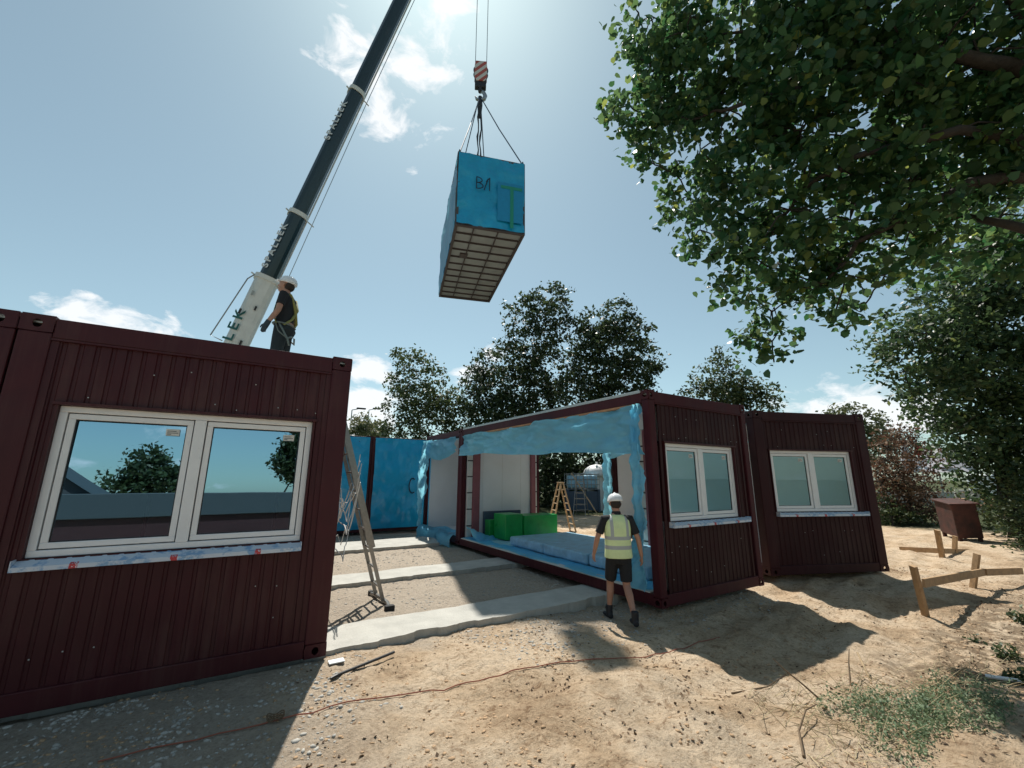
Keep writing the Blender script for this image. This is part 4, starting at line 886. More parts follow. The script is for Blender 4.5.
b = gbase(483, 26); tree('tree', 'shorter dark tree between the feathery tree and the tallest tree', 'tree', G1, b, 3.5, .18, blobpx([(488, 365, 12), (475, 380, 14), (492, 385, 18), (470, 400, 12), (490, 405, 20), (475, 415, 14), (500, 415, 20), (482, 352, 5)], 26, 1.0, .8, 1.0), 6500, .20, 'dark_leaf', .32, 18, twigs=60)
b = gbase(728, 21); tree('tree', 'sparse pointed tree over the roof of the nearest right cabin', 'tree', G1, b, 3.6, .14, blobpx([(722, 352, 6), (720, 364, 9), (733, 366, 7), (710, 378, 10), (730, 382, 14), (748, 380, 7), (695, 388, 10), (715, 395, 16), (745, 395, 14), (765, 397, 12), (735, 405, 18), (775, 404, 7), (682, 392, 4)], 21, 1.0, .5, 1.0), 5600, .16, 'mid_leaf', .24, 14, twigs=120, shell=1.2)
b = gbase(860, 34); tree('tree', 'round green tree showing beyond the top right corner of the askew cabin', 'tree', G1, b, 3.0, .2, blobpx([(850, 420, 14), (870, 428, 14), (885, 438, 10), (860, 445, 20), (838, 418, 10), (880, 455, 14)], 34, 1.0, .5, 1.0), 5000, .26, 'pale_leaf', .4, 20, twigs=20)
# scrub line seen past the left cabin
for k, (x, y, r, dp, lab) in enumerate(((362, 425, 7, 45, 'low pale shrub on the skyline just right of the left cabin'), (378, 428, 6, 48, 'small pale shrub on the skyline left of the feathery tree'))):
    b = gbase(x, dp); tree('shrub', lab, 'shrub', 'shrubs on the skyline', b, 2.0, .1, blobpx([(x, y, r), (x-5, y+5, r), (x+6, y+5, r)], dp, 1.3, .3, 1.2), 1400, .3, 'pale_leaf', .5, 16, twigs=10)
# hedge row seen through the open cabin
G2 = 'dark hedge trees seen through the open cabin'
for k, (x, dp, lab) in enumerate(((520, 30, 'dark hedge tree behind the white inner wall'), (556, 27, 'dark hedge tree seen through the opening left of the caged tank'), (590, 29, 'dark hedge tree behind the caged water tank'), (625, 26, 'dark hedge tree behind the worker in the vest'), (668, 28, 'dark hedge tree behind the near window of the open cabin'), (715, 27, 'dark hedge tree right of the near window'))):
    b = gbase(x, dp); tree('hedge_tree', lab, 'hedge tree', G2, b, 2.2, .14, blobpx([(x, 490, 24), (x-16, 480, 22), (x+16, 478, 22), (x, 460, 24), (x-10, 440, 18), (x+12, 445, 18), (x-14, 505, 16), (x+14, 505, 16), (x, 425, 14)], dp, 1.0, .6, 1.1), 6500, .24, 'dark_leaf', .42, 22, twigs=15)
# dense tree at the right edge
b = gbase(1005, 13.0); tree('tree', 'dense dark green tree filling the right edge above the timber rail', 'tree', None, b, 3.0, .22, blobpx([(895, 338, 17), (920, 318, 28), (905, 372, 20), (932, 352, 34), (955, 300, 32), (962, 345, 42), (945, 400, 34), (990, 270, 38), (1000, 330, 50), (990, 400, 52), (965, 432, 30), (1020, 260, 44), (1030, 350, 60), (1030, 430, 60), (1010, 470, 34), (915, 405, 13), (880, 345, 8), (985, 225, 24), (1060, 300, 70), (1070, 420, 70), (940, 430, 14), (975, 380, 46), (950, 330, 36), (1000, 300, 46), (1010, 500, 30), (925, 385, 20), (990, 450, 36)], 12.6, 1.0, .9, 1.1), 44000, .150, 'right_leaf', .30, 34, twigs=160, shell=1.3)
b = gbase(1010, 12.0); tree('bush', 'green leafy bush at the right edge behind the timber rail', 'bush', None, b, .5, .05, blobpx([(1022, 560, 18, 10.5), (1030, 530, 22, 10.8), (1012, 525, 12, 11.5), (1035, 570, 30, 10.3), (1012, 500, 22, 12), (1000, 512, 9, 13), (1030, 600, 18, 9.8), (1040, 510, 30, 11)], 11, 1.0, .2, 1.1), 5200, .10, 'mid_leaf', .2, 16, twigs=40)
# brown half-dead bush
b = gbase(905, 17.5); tree('withered_bush', 'brown withered bush with bare twigs beside the askew cabin', 'bush', None, b, 1.0, .07, blobpx([(888, 450, 18), (912, 445, 18), (930, 458, 14), (885, 480, 20), (905, 480, 22), (930, 490, 14), (880, 505, 18), (905, 510, 20), (930, 512, 14), (900, 432, 8)], 17.2, 1.0, .5, 1.0), 8500, .115, 'brown_leaf', .24, 9, twigs=420, shell=1.0, limb_r=.04)
b = gbase(885, 16.2); tree('bush', 'low bright green bush at the foot of the withered bush', 'bush', None, b, .4, .04, blobpx([(884, 508, 10), (893, 516, 12), (905, 522, 10), (882, 520, 8), (925, 522, 8)], 16.2, .9, .2, 1.1), 1700, .11, 'mid_leaf', .18, 12, twigs=20)
# overhanging lime
lb = (9.4, -1.2, gh(9.4, -1.2))
LIME = [(655, 18, 24, 7.6), (690, 40, 36, 7.2), (650, 70, 22, 7.6), (628, 104, 15, 7.8), (660, 112, 26, 7.4), (650, 140, 14, 7.5), (700, 95, 40, 7.0), (740, 40, 48, 6.8), (700, 150, 36, 7.2), (690, 195, 20, 7.4), (672, 172, 10, 7.4), (745, 120, 50, 6.6), (745, 190, 44, 6.8), (725, 232, 24, 7.0), (700, 230, 10, 7.2), (800, 40, 56, 6.2), (800, 130, 56, 6.0), (790, 210, 50, 6.3), (765, 265, 34, 6.7), (742, 292, 16, 6.9), (772, 312, 20, 6.8), (768, 340, 13, 6.8), (774, 362, 8, 6.8), (752, 338, 5, 6.8), (810, 280, 28, 6.4), (835, 318, 10, 6.6), (860, 50, 62, 5.8), (860, 140, 60, 5.7), (850, 220, 50, 6.0), (845, 280, 26, 6.3), (920, 60, 66, 5.5), (920, 150, 62, 5.6), (905, 225, 42, 6.0), (885, 275, 24, 6.4), (985, 50, 70, 5.4), (980, 140, 64, 5.6), (960, 215, 36, 6.2), (1010, 200, 40, 6.6), (1040, 100, 80, 5.6), (860, 312, 8, 6.5), (870, -20, 60, 5.8), (780, -20, 50, 6.6), (700, -15, 36, 7.2), (960, -20, 60, 5.6), (1015, 250, 30, 7.2), (985, 245, 26, 7.0), (935, 255, 26, 6.6), (640, 60, 16, 7.6), (612, 112, 7, 7.8), (668, 60, 30, 7.4), (650, 125, 20, 7.6), (655, 165, 12, 7.6), (675, 205, 12, 7.5), (690, 240, 10, 7.4), (710, 255, 14, 7.2), (725, 285, 12, 7.1), (640, 20, 18, 7.7), (640, 140, 12, 7.7)]
tree('lime_tree', 'large overhanging broad leaved tree filling the top right corner', 'tree', None, lb, 4.2, .34, blobpx(LIME, 6.5, 1.0, .35, .95), 26000, .112, 'lime_leaf', .19, 24, 'heart', lean=(-.6, .7), twigs=420, droop=.9, flat=.9, shell=1.3, limb_r=.13, extra=(([(1060, 170, 5.4), (985, 182, 5.4), (920, 205, 5.6), (860, 245, 5.9), (815, 290, 6.2)], .11, .015), ([(1080, 90, 5.2), (980, 62, 5.1), (900, 45, 5.4), (800, 85, 5.9), (735, 105, 6.4), (690, 120, 6.8)], .11, .015), ([(1060, 150, 5.3), (960, 130, 5.2), (870, 150, 5.5), (800, 190, 6.0), (760, 250, 6.5)], .09, .012), ([(1000, -20, 5.2), (880, -5, 5.5), (780, 30, 6.2), (700, 30, 7.0)], .09, .012)))

# ------------------------------------------------------------------ loose stones, clods, weeds
def pebbles(name, pts, sizes, m_, flat=0.6):
    ico = bmesh.new(); bmesh.ops.create_icosphere(ico, subdivisions=1, radius=1); BV = np.array([v.co[:] for v in ico.verts]); BF = np.array([[v.index for v in f.verts] for f in ico.faces]); ico.free()
    n = len(pts); k = len(BV); P = np.zeros((n, k, 3)); 
    jit = 1 + 0.45*(RNG.random((n, k, 1))-.5); a = RNG.random(n)*2*PI; sc = np.stack([sizes*(0.7+.8*RNG.random(n)), sizes*(0.6+.5*RNG.random(n)), sizes*flat*(.6+.6*RNG.random(n))], 1)
    Q = BV[None]*jit*sc[:, None, :]; ca, sa = np.cos(a)[:, None], np.sin(a)[:, None]
    P[..., 0] = Q[..., 0]*ca - Q[..., 1]*sa; P[..., 1] = Q[..., 0]*sa + Q[..., 1]*ca; P[..., 2] = Q[..., 2]; P += pts[:, None, :]
    Fc = (BF[None] + (np.arange(n)*k)[:, None, None]).reshape(-1, 3); return np_mesh(name, P.reshape(-1, 3), Fc, m_)
def scatter(n, x0, x1, y0, y1, dens):
    x = RNG.uniform(x0, x1, n); y = RNG.uniform(y0, y1, n); k = RNG.random(n) < dens(x, y); x, y = x[k], y[k]; return np.stack([x, y, ground_h(x, y)], 1)
P1 = scatter(9000, -2.2, 1.3, 3.0, 4.84, lambda x, y: np.clip(0.10 + 1.6*(fbm(x*1.6, y*1.6, 3, 33)) + .25*(x < -.1)*(y > 3.6), 0, 1))
P2 = scatter(9000, 1.0, 5.0, 5.2, 13.5, lambda x, y: 0.35 + 0*x)
P3 = scatter(5000, 2.4, 7.5, 3.6, 5.0, lambda x, y: sstep(3.3, 4.6, y)*.8*(0.5+fbm(x*2, y*2, 3, 40)))
PP = np.concatenate([P1, P2, P3]); szs = 0.006 + 0.020*RNG.random(len(PP))**3.0; szs[:len(P1)] = 0.005+0.019*RNG.random(len(P1))**2.4
tag(obj('gravel', pebbles('gravel', PP, szs, M['stone'])), 'pale stone chippings strewn on the ground', 'gravel', None, 'stuff')
P4 = scatter(60000, -1, 13, 0.8, 5.5, lambda x, y: np.clip(0.16 + 0.9*fbm(x*1.7, y*2.4, 4, 71), 0, 1))
tag(obj('dirt_clods', pebbles('dirt_clods', P4, 0.004 + 0.017*RNG.random(len(P4))**3.5, M['clod'], .5)), 'dry crumbly clods scattered over the sandy ground', 'clods', None, 'stuff')
P5 = scatter(16000, 0.5, 12, 0.8, 5.2, lambda x, y: np.clip(0.05 + 0.9*fbm(x*1.2, y*2.0, 4, 88) + .35*(x > 4.2)*(y < 2.2), 0, 1)); P5[:, 2] += .006
V5, F5 = leaves(P5, .030, None, 3.0); me5 = np_mesh('ground_litter', V5, F5, M['litter'], RNG.random(len(F5))); tag(obj('ground_litter', me5), 'dark crumbs and dead leaf bits littering the sand', 'litter', None, 'stuff')
# weeds: little rosettes of leaves on stems
def weeds(name, spots, label, leaf=0.035, m_='weed_leaf'):
    C = []; mb = MB()
    for (x, y, r, n, hmax) in spots:
        for _ in range(n):
            a = random.uniform(0, 2*PI); q = r*math.sqrt(random.random()); px_, py_ = x+q*math.cos(a), y+q*math.sin(a)*.75; z0 = gh(px_, py_); hh = hmax*random.uniform(.3, 1)
            tx, ty = random.uniform(-.4, .4)*hh, random.uniform(-.4, .4)*hh
            mb.tube([(px_, py_, z0-.01), (px_+tx*.5, py_+ty*.5, z0+hh*.6), (px_+tx, py_+ty, z0+hh)], [.003, .002, .001], 3, caps=False)
            for k in range(int(24*hh/.15)+5):
                f = random.random(); C.append((px_+tx*f+random.gauss(0, .025), py_+ty*f+random.gauss(0, .025), z0+hh*f+random.gauss(0, .012)))
    C = np.array(C); V, Fc = leaves(C, leaf, None, .6); n0 = len(V)
    me = np_mesh(name, V, Fc, M[m_], RNG.random(len(Fc))); return tag(obj(name, me), label, name.replace('_', ' '), None, 'stuff')
weeds('weeds', [(4.55, 1.60, .42, 150, .13), (4.95, 1.35, .42, 170, .14), (4.2, 1.50, .28, 36, .10), (5.5, 1.40, .36, 40, .12), (4.35, 1.90, .20, 16, .15), (3.9, 1.35, .2, 10, .08)], 'grey green weeds spreading over the heap at the bottom right corner', .021)
weeds('seedlings', [(7.1, 1.45, .10, 10, .16), (7.5, 1.75, .06, 4, .1), (6.2, 1.2, .16, 14, .12), (8.9, 1.5, .2, 14, .16), (6.6, 1.15, .12, 8, .14)], 'small green seedlings dotted along the right edge of the sand', .045, 'mid_leaf')
# dry stalks and twigs
mb = MB()
for k in range(420):
    cx_, cy_ = random.choice([(3.75, 1.75), (4.1, 1.6), (4.7, 1.6), (5.3, 1.5), (4.9, 1.95), (5.8, 1.6), (6.4, 1.35), (4.3, 2.2)]); x = cx_+random.gauss(0, .28); y = cy_+random.gauss(0, .16); a = random.uniform(0, 2*PI); l = random.uniform(.08, .38); el = random.choice([.06, .1, .2, .5, 1.0]); z = gh(x, y)
    p2 = (x+math.cos(a)*l, y+math.sin(a)*l*.7, max(z, gh(x+math.cos(a)*l, y+math.sin(a)*l*.7))+l*el*.6+.004); mb.tube([(x, y, z+.003), ((x+p2[0])/2, (y+p2[1])/2, (z+p2[2])/2+.01), p2], [.0028, .0022, .001], 3)
tag(mb.build('dry_grass', M['straw']), 'dry straw stalks lying among the weeds at bottom right', 'dry grass', None, 'stuff')
def twig(pts, r, label):
    P_ = [Vector((a, b_, gh(a, b_)+c)) for a, b_, c in pts]; o0_ = P_[0].copy(); mb = MB(); mb.tube([p-o0_ for p in P_], [r*(1-.6*k/(len(P_)-1)) for k in range(len(P_))], 5); o = mb.build('twig', M['twig']); o.location = o0_; tag(o, label, 'twig', 'bare twigs near the weeds')
twig([(4.5, 2.12, .0), (4.42, 2.2, .12), (4.32, 2.3, .24), (4.28, 2.36, .30)], .009, 'upright bare twig leaning left behind the weeds')
twig([(3.35, 1.72, .01), (3.6, 1.86, .04), (3.85, 1.92, .10), (4.15, 1.98, .07)], .010, 'long bare twig arching over the left edge of the weeds')
twig([(4.95, 2.05, .0), (5.15, 2.12, .14), (5.3, 2.16, .22)], .009, 'pale broken twig standing at the top of the weeds')
twig([(3.9, 2.55, .01), (4.3, 2.45, .015), (4.8, 2.5, .01)], .008, 'thin twig lying flat on the sand above the weeds')

# ------------------------------------------------------------------ site items
# red string line
S1 = [(-0.55, 3.98), (0.2, 3.93), (0.91, 3.89), (1.6, 3.84), (2.25, 3.78), (3.0, 3.66), (3.8, 3.52), (4.5, 3.48), (5.3, 3.47)]
mb = MB(); mb.tube([(x, y, gh(x, y)+.012) for x, y in [(a+(c-a)*t/6, b+(e-b)*t/6) for (a, b), (c, e) in zip(S1[:-1], S1[1:]) for t in range(6)]], .005, 5); tag(mb.build('string_line', M['string']), 'thin red string stretched over the sand in the foreground', 'string')
mb = MB(); bx0, by0 = 0.42, 3.92
for k in range(3):
    mb.tube([(bx0+.045*math.cos(a)*(1+.3*math.sin(k)), by0+.025*math.sin(a)+.01*k, gh(bx0, by0)+.02+.01*k+.01*math.sin(a*3)) for a in [q*PI/8 for q in range(17)]], .005, 4)
tag(mb.build('string_bundle', M['twig']), 'small brown tangle of cord lying on the string line', 'string')
p, q = gz(330, 683, -.06), gz(394, 653, -.06); mb = MB(); mb.tube([(p.x, p.y, gh(p.x, p.y)+.02), (p.x+.06, p.y+.02, gh(p.x, p.y)+.03), (q.x, q.y, gh(q.x, q.y)+.04)], .014, 8); tag(mb.build('steel_bar', M['blacksteel']), 'short dark steel bar lying on the sand near the left cabin corner', 'bar')
p = gz(336, 665, -.06); mb = MB(); mb.box((p.x-.07, p.y-.045, gh(p.x, p.y)+.010), (p.x+.07, p.y+.045, gh(p.x, p.y)+.018)); o = mb.build('paper_scrap', M['whiteplastic']); tag(o, 'white scrap of paper by the bottom corner of the left cabin', 'paper')
p = gz(985, 674, -.06); q = gz(1030, 684, -.06); mb = MB(); mb.tube([(p.x, p.y, gh(p.x, p.y)+.03), (q.x, q.y, gh(q.x, q.y)+.03)], .016, 8); tag(mb.build('white_pipe', M['whiteplastic']), 'short white plastic pipe on the sand at the right edge', 'pipe')
p = gz(878, 660, -.06); q = gz(858, 700, -.0); mb = MB(); mb.tube([(5.25, 2.0, gh(5.25, 2.0)+.0), (5.42, 2.14, gh(5.42, 2.14)+.17)], .010, 8); tag(mb.build('wooden_peg', M['wood_pale']), 'pale wooden peg leaning at the top of the weeds', 'peg')

# leaning extension ladder with stabiliser bar, tied cables
LD = empty('extension_ladder', 'aluminium extension ladder leaning on the flank of the left cabin', 'ladder', (1.92, 6.72, gh(1.92, 6.72)))
f0 = Vector((0, -.19, .03)); top_ = Vector((-0.98, 0, 3.2)); rd = top_ - Vector((0, 0, .03)); L1 = rd.length; u = rd.normalized(); nrm = Vector((u.z, 0, -u.x))
def ladsec(off, y, s0, s1, name):
    mb = MB()
    for yy in (-y, y): mb.beam(Vector((0, yy, .05))+nrm*off+u*s0, Vector((0, yy, .05))+nrm*off+u*s1, .026, .05, nrm)
    st = mb.build(name, M['alu'], LD); mb = MB(); s_ = s0+.2
    while s_ < s1: mb = MB(); mb.tube([Vector((0, -y, .05))+nrm*off+u*s_, Vector((0, y, .05))+nrm*off+u*s_], .016, 8); mb.build('rung', M['alu'], st); s_ += .28
ladsec(0, .20, 0.0, 2.9, 'base_section'); ladsec(.05, .14, 0.75, L1, 'fly_section')
mb = MB(); mb.tube([Vector((0.02, -.46, .02)), Vector((0.05, -.25, .035)), Vector((0.02, 0, .05)), Vector((0.0, .2, .05)), Vector((-.02, .42, .02))], .028, 8); sb = mb.build('stabiliser_bar', M['alu'], LD)
for yy in (-.47, .43): mb = MB(); mb.box((-.05, yy-.04, -.02), (.08, yy+.04, .06), .01); mb.build('rubber_foot', M['rubber'], sb)
mb = MB(); rr = random.Random(5)
for k in range(9):
    z0 = 1.9 + rr.uniform(-.5, .15); pts = []; dx = rr.uniform(-.12, .2)
    for t in range(13):
        f = t/12; pts.append((1.45 - .35*f + dx*f*(1-f) + .05*math.sin(f*7+k), 6.5 + .3*math.sin(f*5+k) , z0 - .55*math.sin(f*PI)*rr.uniform(.6, 1) - .35*f*(k % 3)))
    mb.tube(pts, .007, 5)
mb.tube([(1.3, 6.4, 1.5), (1.2, 6.45, 1.1), (1.05, 6.4, .75), (1.1, 6.4, .3), (1.02, 6.4, .02)], .006, 5)
tag(mb.build('cable_loops', M['cable']), 'loops of thin white cable hanging from the leaning ladder', 'cable')

# contents of the open cabin
def pack(name, label, a, b, m_, group, bev=.02, cat='package'):
    mb = MB(); c = Vector(((a[0]+b[0])/2, (a[1]+b[1])/2, a[2])); mb.box(Vector(a)-c, Vector(b)-c, bev); o = mb.build(name, m_); o.location = c; return tag(o, label, cat, group)
gp = 'green wrapped packages in the open cabin'
pack('green_package', 'short green package at the near corner of the stack, beside the slate board', (5.70, 9.40, .186), (6.22, 10.0, .80), M['green_pack'], gp)
pack('green_package', 'long green package reaching towards the wooden stepladder', (6.235, 9.36, .186), (7.30, 9.95, .755), M['green_pack'], gp)
pack('green_package', 'lowest small green package against the white inner wall', (5.60, 10.04, .186), (6.05, 10.30, .62), M['green_pack'], gp)
pack('slate_panel', 'dark slate blue panel standing behind the green packages', (5.58, 10.31, .186), (6.75, 10.38, .82), M['slate_board'], None, .01, 'panel')
ip = 'pale blue insulation packs on the cabin floor'
pack('insulation_pack', 'pale blue insulation pack farthest from the camera, touching the green packages', (5.42, 7.45, .186), (7.15, 8.75, .38), M['insul'], ip, .035)
pack('insulation_pack', 'pale blue insulation pack in the middle of the row on the floor', (5.40, 6.10, .186), (7.15, 7.42, .385), M['insul'], ip, .035)
pack('insulation_pack', 'pale blue insulation pack nearest the camera, behind the worker', (5.42, 4.75, .186), (7.15, 6.07, .38), M['insul'], ip, .035)

def stepladder(name, label, loc, rz, h, m_, cat='stepladder', w0=.30, n=6, treads=True):
    r = empty(name, label, cat, loc, rz)
    for s_ in (-1, 1):
        mb = MB()
        for y in (-1, 1): mb.beam((s_*.42, y*w0, 0), (s_*.04, y*w0*.55, h), .05, .028, (0, 1, 0))
        st = mb.build('stile_pair', m_, r)
        for k in range(1, n+1): mb = MB(); f = k/(n+1); x = s_*(.42-.38*f); ww = w0*(1-.45*f); mb.beam((x, -ww, h*f), (x, ww, h*f), .06, .025); mb.build('rung', m_, st)
    mb = MB(); mb.box((-.09, -w0*.6, h), (.09, w0*.6, h+.03)); mb.build('top_plate', m_, r)
    return r
p = gz(566, 532, -.1); stepladder('wooden_stepladder', 'raw wooden stepladder standing outside behind the green packages', (p.x+.0, p.y+.25, gh(p.x, p.y)), -.35, 1.62, M['wood_pale'])
p = gz(581, 516, -.1); stepladder('metal_stepladder', 'pale metal stepladder in front of the caged tank', (p.x, p.y, -.1), -.9+PI/2, 1.9, M['alu'])
mb = MB(); a1 = gz(598, 515, -.1); mb.beam((0, 0, 0), Vector((-.9, .9, 2.05)), .08, .05); o = mb.build('leaning_plank', M['wood_pale']); o.location = a1; tag(o, 'pale plank leaning against the caged tank', 'plank')
# caged tank on a blue stand
tp = gz(586, 513, -.1); TK = empty('caged_tank', 'white water tank in a steel cage raised on a dark blue stand', 'tank', (tp.x+.55, tp.y+.9, -.1), -.55)
mb = MB(); mb.box((-.80, -.5, 1.25), (.80, .5, 1.95), .12); mb.build('tank_body', M['insul'], TK)
mb = MB()
for k in range(9): x = -.88+.22*k; mb.tube([(x, -.53, 1.2), (x, -.53, 2.05), (x, .53, 2.05), (x, .53, 1.2)], .018, 5)
for z in (1.2, 1.45, 1.72, 2.0): mb.tube([(-.88, -.53, z), (.88, -.53, z), (.88, .53, z), (-.88, .53, z), (-.88, -.53, z)], .018, 5)
mb.build('cage', M['steel'], TK)
mb = MB(); mb.box((-.9, -.55, 0), (-.78, .55, 1.18)); mb.box((.78, -.55, 0), (.9, .55, 1.18)); mb.box((-.77, -.5, .1), (.77, -.44, 1.1)); mb.box((-.9, -.55, 1.181), (.9, .55, 1.197)); mb.build('stand', M['slate_board'], TK)
cp = pd(597, 470, 24.5); mb = MB()
for k in range(9): pass
mb.tube([(0, 0, -.1), (0, 0, .3), (0, 0, .75), (0, 0, 1.1), (0, 0, 1.25)], [1.6, 1.6, 1.35, .8, .15], 28); mb.tube([(0, 0, 1.2), (0, 0, 1.5)], .12, 8); mb.v = [(a*.5, b_*.5, c*.5) for a, b_, c in mb.v]; mb.box((-.45, -.45, -2.6), (.45, .45, -.06), .05)
o = mb.build('domed_silo', M['whiteplastic'], None, True); o.location = (cp.x, cp.y, cp.z-.30); tag(o, 'white domed top of a silo behind the caged tank', 'silo')

# timber profile boards at right
def profile(name, label, posts, rails):
    r = empty(name, label, 'timber rail', posts[0][0])
    o_ = Vector(posts[0][0])
    for (b_, t_, w_) in posts: mb = MB(); mb.beam(Vector(b_)-o_-Vector((0, 0, .15)), Vector(t_)-o_, w_, .045, (0.85, -.5, 0)); mb.build('post', M['wood'], r)
    for (a, b_) in rails: mb = MB(); mb.beam(Vector(a)-o_, Vector(b_)-o_, .03, .11); mb.build('rail', M['wood'], r)
    return r
def at(x, y, xb, yb, zb=-.1):   # top sighted above a ground foot
    b_ = gz(xb, yb, zb); dep = (b_-CAM).dot(F); return pd(x, y, dep)
pb1 = gz(926, 613, -.1); pt1 = at(913, 566, 926, 613); pb2 = gz(970, 588, -.1); pt2 = at(977, 554, 970, 588)
pb1.z = gh(pb1.x, pb1.y); pb2.z = gh(pb2.x, pb2.y)
r1 = at(920, 582, 926, 613); r2 = at(981, 571, 971, 588); r3 = pd(1022, 571, (r2-CAM).dot(F)+.35)
d1 = Vector((-.05, -.05, 0))
profile('timber_rail', 'rough timber rail nailed to two stakes, nearest at the right', [(pb1, pt1, .085), (pb2, pt2, .085)], [(r1+d1, r2+d1), (r2+d1*1.4, r3)])
qb = gz(943, 561, -.1); qt = at(937, 530, 943, 561); qb2 = gz(953, 558, -.1); qt2 = at(955, 536, 953, 558); qa = at(944, 551, 943, 561); qc = pd(985, 552, (qa-CAM).dot(F)+1.5)
profile('timber_rail', 'farther pair of timber stakes with a low board, in front of the rusty crate', [(qb, qt, .11), (qb2, qt2, .09)], [(qa, qc), (pd(900, 549, (qa-CAM).dot(F)+1.0), qa)])
# rusty crate
rb = pd(954, 541, 12.3); CRT = empty('rusty_crate', 'rusty tilted steel crate standing beneath the dense right tree', 'crate', (rb.x+.4, rb.y-.1, gh(rb.x, rb.y)+.08), -1.12); 
mb = MB(); mb.box((-.28, -.46, .06), (.28, .46, 1.0), .02); c_ = mb.build('crate_body', M['rust'], CRT)
mb = MB(); mb.box((-.33, -.52, 1.0), (.33, .52, 1.04), .01); mb.build('lid', M['rust'], CRT)
mb = MB()
for x in (-.22, .22):
    for y in (-.4, .4): mb = MB(); mb.box((x-.04, y-.04, -.2), (x+.04, y+.04, .059)); mb.build('foot', M['rust'], CRT)
pass
CRT.rotation_euler = (0.10, -0.06, -.95)
# things beyond the boundary at right
tpp = pd(942, 487, 30)
CT = empty('canopy_tent', 'white peaked canopy behind the withered bush', 'canopy', (tpp.x, tpp.y, 0)); mb = MB(); n0 = 12
mb.v = [(0, 0, 4.3)] + [(1.9*math.cos(2*PI*k/n0)*(1 if k % 2 else .82), 1.9*math.sin(2*PI*k/n0)*(1 if k % 2 else .82), 2.6) for k in range(n0)] + [(1.95*math.cos(2*PI*k/n0), 1.95*math.sin(2*PI*k/n0), 2.25) for k in range(n0)]
for k in range(n0): j = (k+1) % n0; mb.face((0, 1+k, 1+j)); mb.face((1+k, 1+n0+k, 1+n0+j, 1+j))
mb.build('canopy', M['canvas'], CT); mb = MB(); mb.tube([(0, 0, 0), (0, 0, 4.35)], .05, 8); mb.build('pole', M['steel'], CT)
tpp = pd(905, 450, 27); PS = empty('folded_parasol', 'narrow folded pale parasol poking above the withered bush', 'parasol', (tpp.x, tpp.y, 0)); mb = MB(); mb.tube([(0, 0, 2.3), (0, 0, 2.9), (0, 0, 3.6), (0, 0, 4.2)], [.22, .3, .18, .04], 9); mb.build('canopy', M['canvas'], PS); mb = MB(); mb.tube([(0, 0, 0), (0, 0, 4.3)], .04, 8); mb.build('pole', M['steel'], PS)
tpp = pd(920, 460, 28); PS = empty('folded_parasol', 'folded red parasol between the pale one and the peaked canopy', 'parasol', (tpp.x, tpp.y, 0)); mb = MB(); mb.tube([(0, 0, 3.3), (0, 0, 3.6), (0, 0, 4.0), (0, 0, 4.2)], [.12, .2, .12, .03], 9); mb.build('canopy', M['redcanvas'], PS); mb = MB(); mb.tube([(0, 0, 0), (0, 0, 4.25)], .04, 8); mb.build('pole', M['steel'], PS)
def low(name, label, x, y, dp, sz, m_, cat, zc=None, rz=-1.0):
    p_ = pd(x, y, dp); mb = MB(); mb.box((-sz[0]/2, -sz[1]/2, 0), (sz[0]/2, sz[1]/2, sz[2]), .03); o_ = mb.build(name, m_); o_.location = (p_.x, p_.y, -.1 if zc is None else zc); o_.rotation_euler = (0, 0, rz); return tag(o_, label, cat)
low('low_wall', 'low pale wall beyond the withered bush', 925, 490, 33, (9, .3, .9), M['concrete'], 'wall', None, -.56)
def bench(label, x, dp, rz):
    p_ = pd(x, 500, dp); r = empty('picnic_bench', label, 'bench', (p_.x, p_.y, gh(p_.x, p_.y)), rz, 'benches beyond the right tree')
    mb = MB()
    for k in range(4): mb.box((-.9, -.34+k*.18, .72), (.9, -.19+k*.18, .76))
    mb.build('table_top', M['wood'], r)
    for s_ in (-1, 1): mb = MB(); mb.box((-.9, s_*.72-.13, .43), (.9, s_*.72+.13, .47)); mb.build('seat', M['wood'], r)
    for s_ in (-.6, .6):
        mb = MB(); mb.beam((s_, -.7, 0), (s_, -.2, .71), .09, .04, (1, 0, 0)); mb.beam((s_, .7, 0), (s_, .2, .71), .09, .04, (1, 0, 0)); mb.box((s_+.022, -.8, .37), (s_+.06, .8, .427)); mb.build('leg', M['wood'], r)
bench('wooden picnic bench beyond the rusty crate, left one', 972, 22, -.5); bench('wooden picnic bench farther right, under the dense tree', 1004, 21, -.8)
hp = pd(966, 490, 23); HS = empty('upright_slab', 'pale grey upright slab behind the rusty crate', 'slab', (hp.x, hp.y, gh(hp.x, hp.y)), -1.0); mb = MB(); mb.box((-.5, -.1, 0), (.5, .1, 1.2), .06); mb.box((-.6, -.2, -.05), (.6, .2, .15), .02); mb.build('slab', M['concrete'], HS)
# parked van far beyond
vp = pd(1000, 470, 36); VN = empty('parked_van', 'white van parked far beyond the dense right tree', 'van', (vp.x, vp.y, -.1), -.4)
mb = MB(); mb.box((-2.4, -.95, .4), (1.6, .95, 2.3), .15); mb.box((1.5, -.93, .4), (2.5, .93, 1.25), .12); mb.build('body', M['whiteplastic'], VN); mb = MB(); mb.box((-2.0, -.97, 1.4), (1.3, -.952, 2.0)); mb.build('side_window', M['dark'], VN)
for x in (-1.5, 1.6):
    for y in (-.86, .86): mb = MB(); mb.tube([(x, y-.1, .34), (x, y+.1, .34)], .34, 18); mb.build('wheel', M['rubber'], VN)
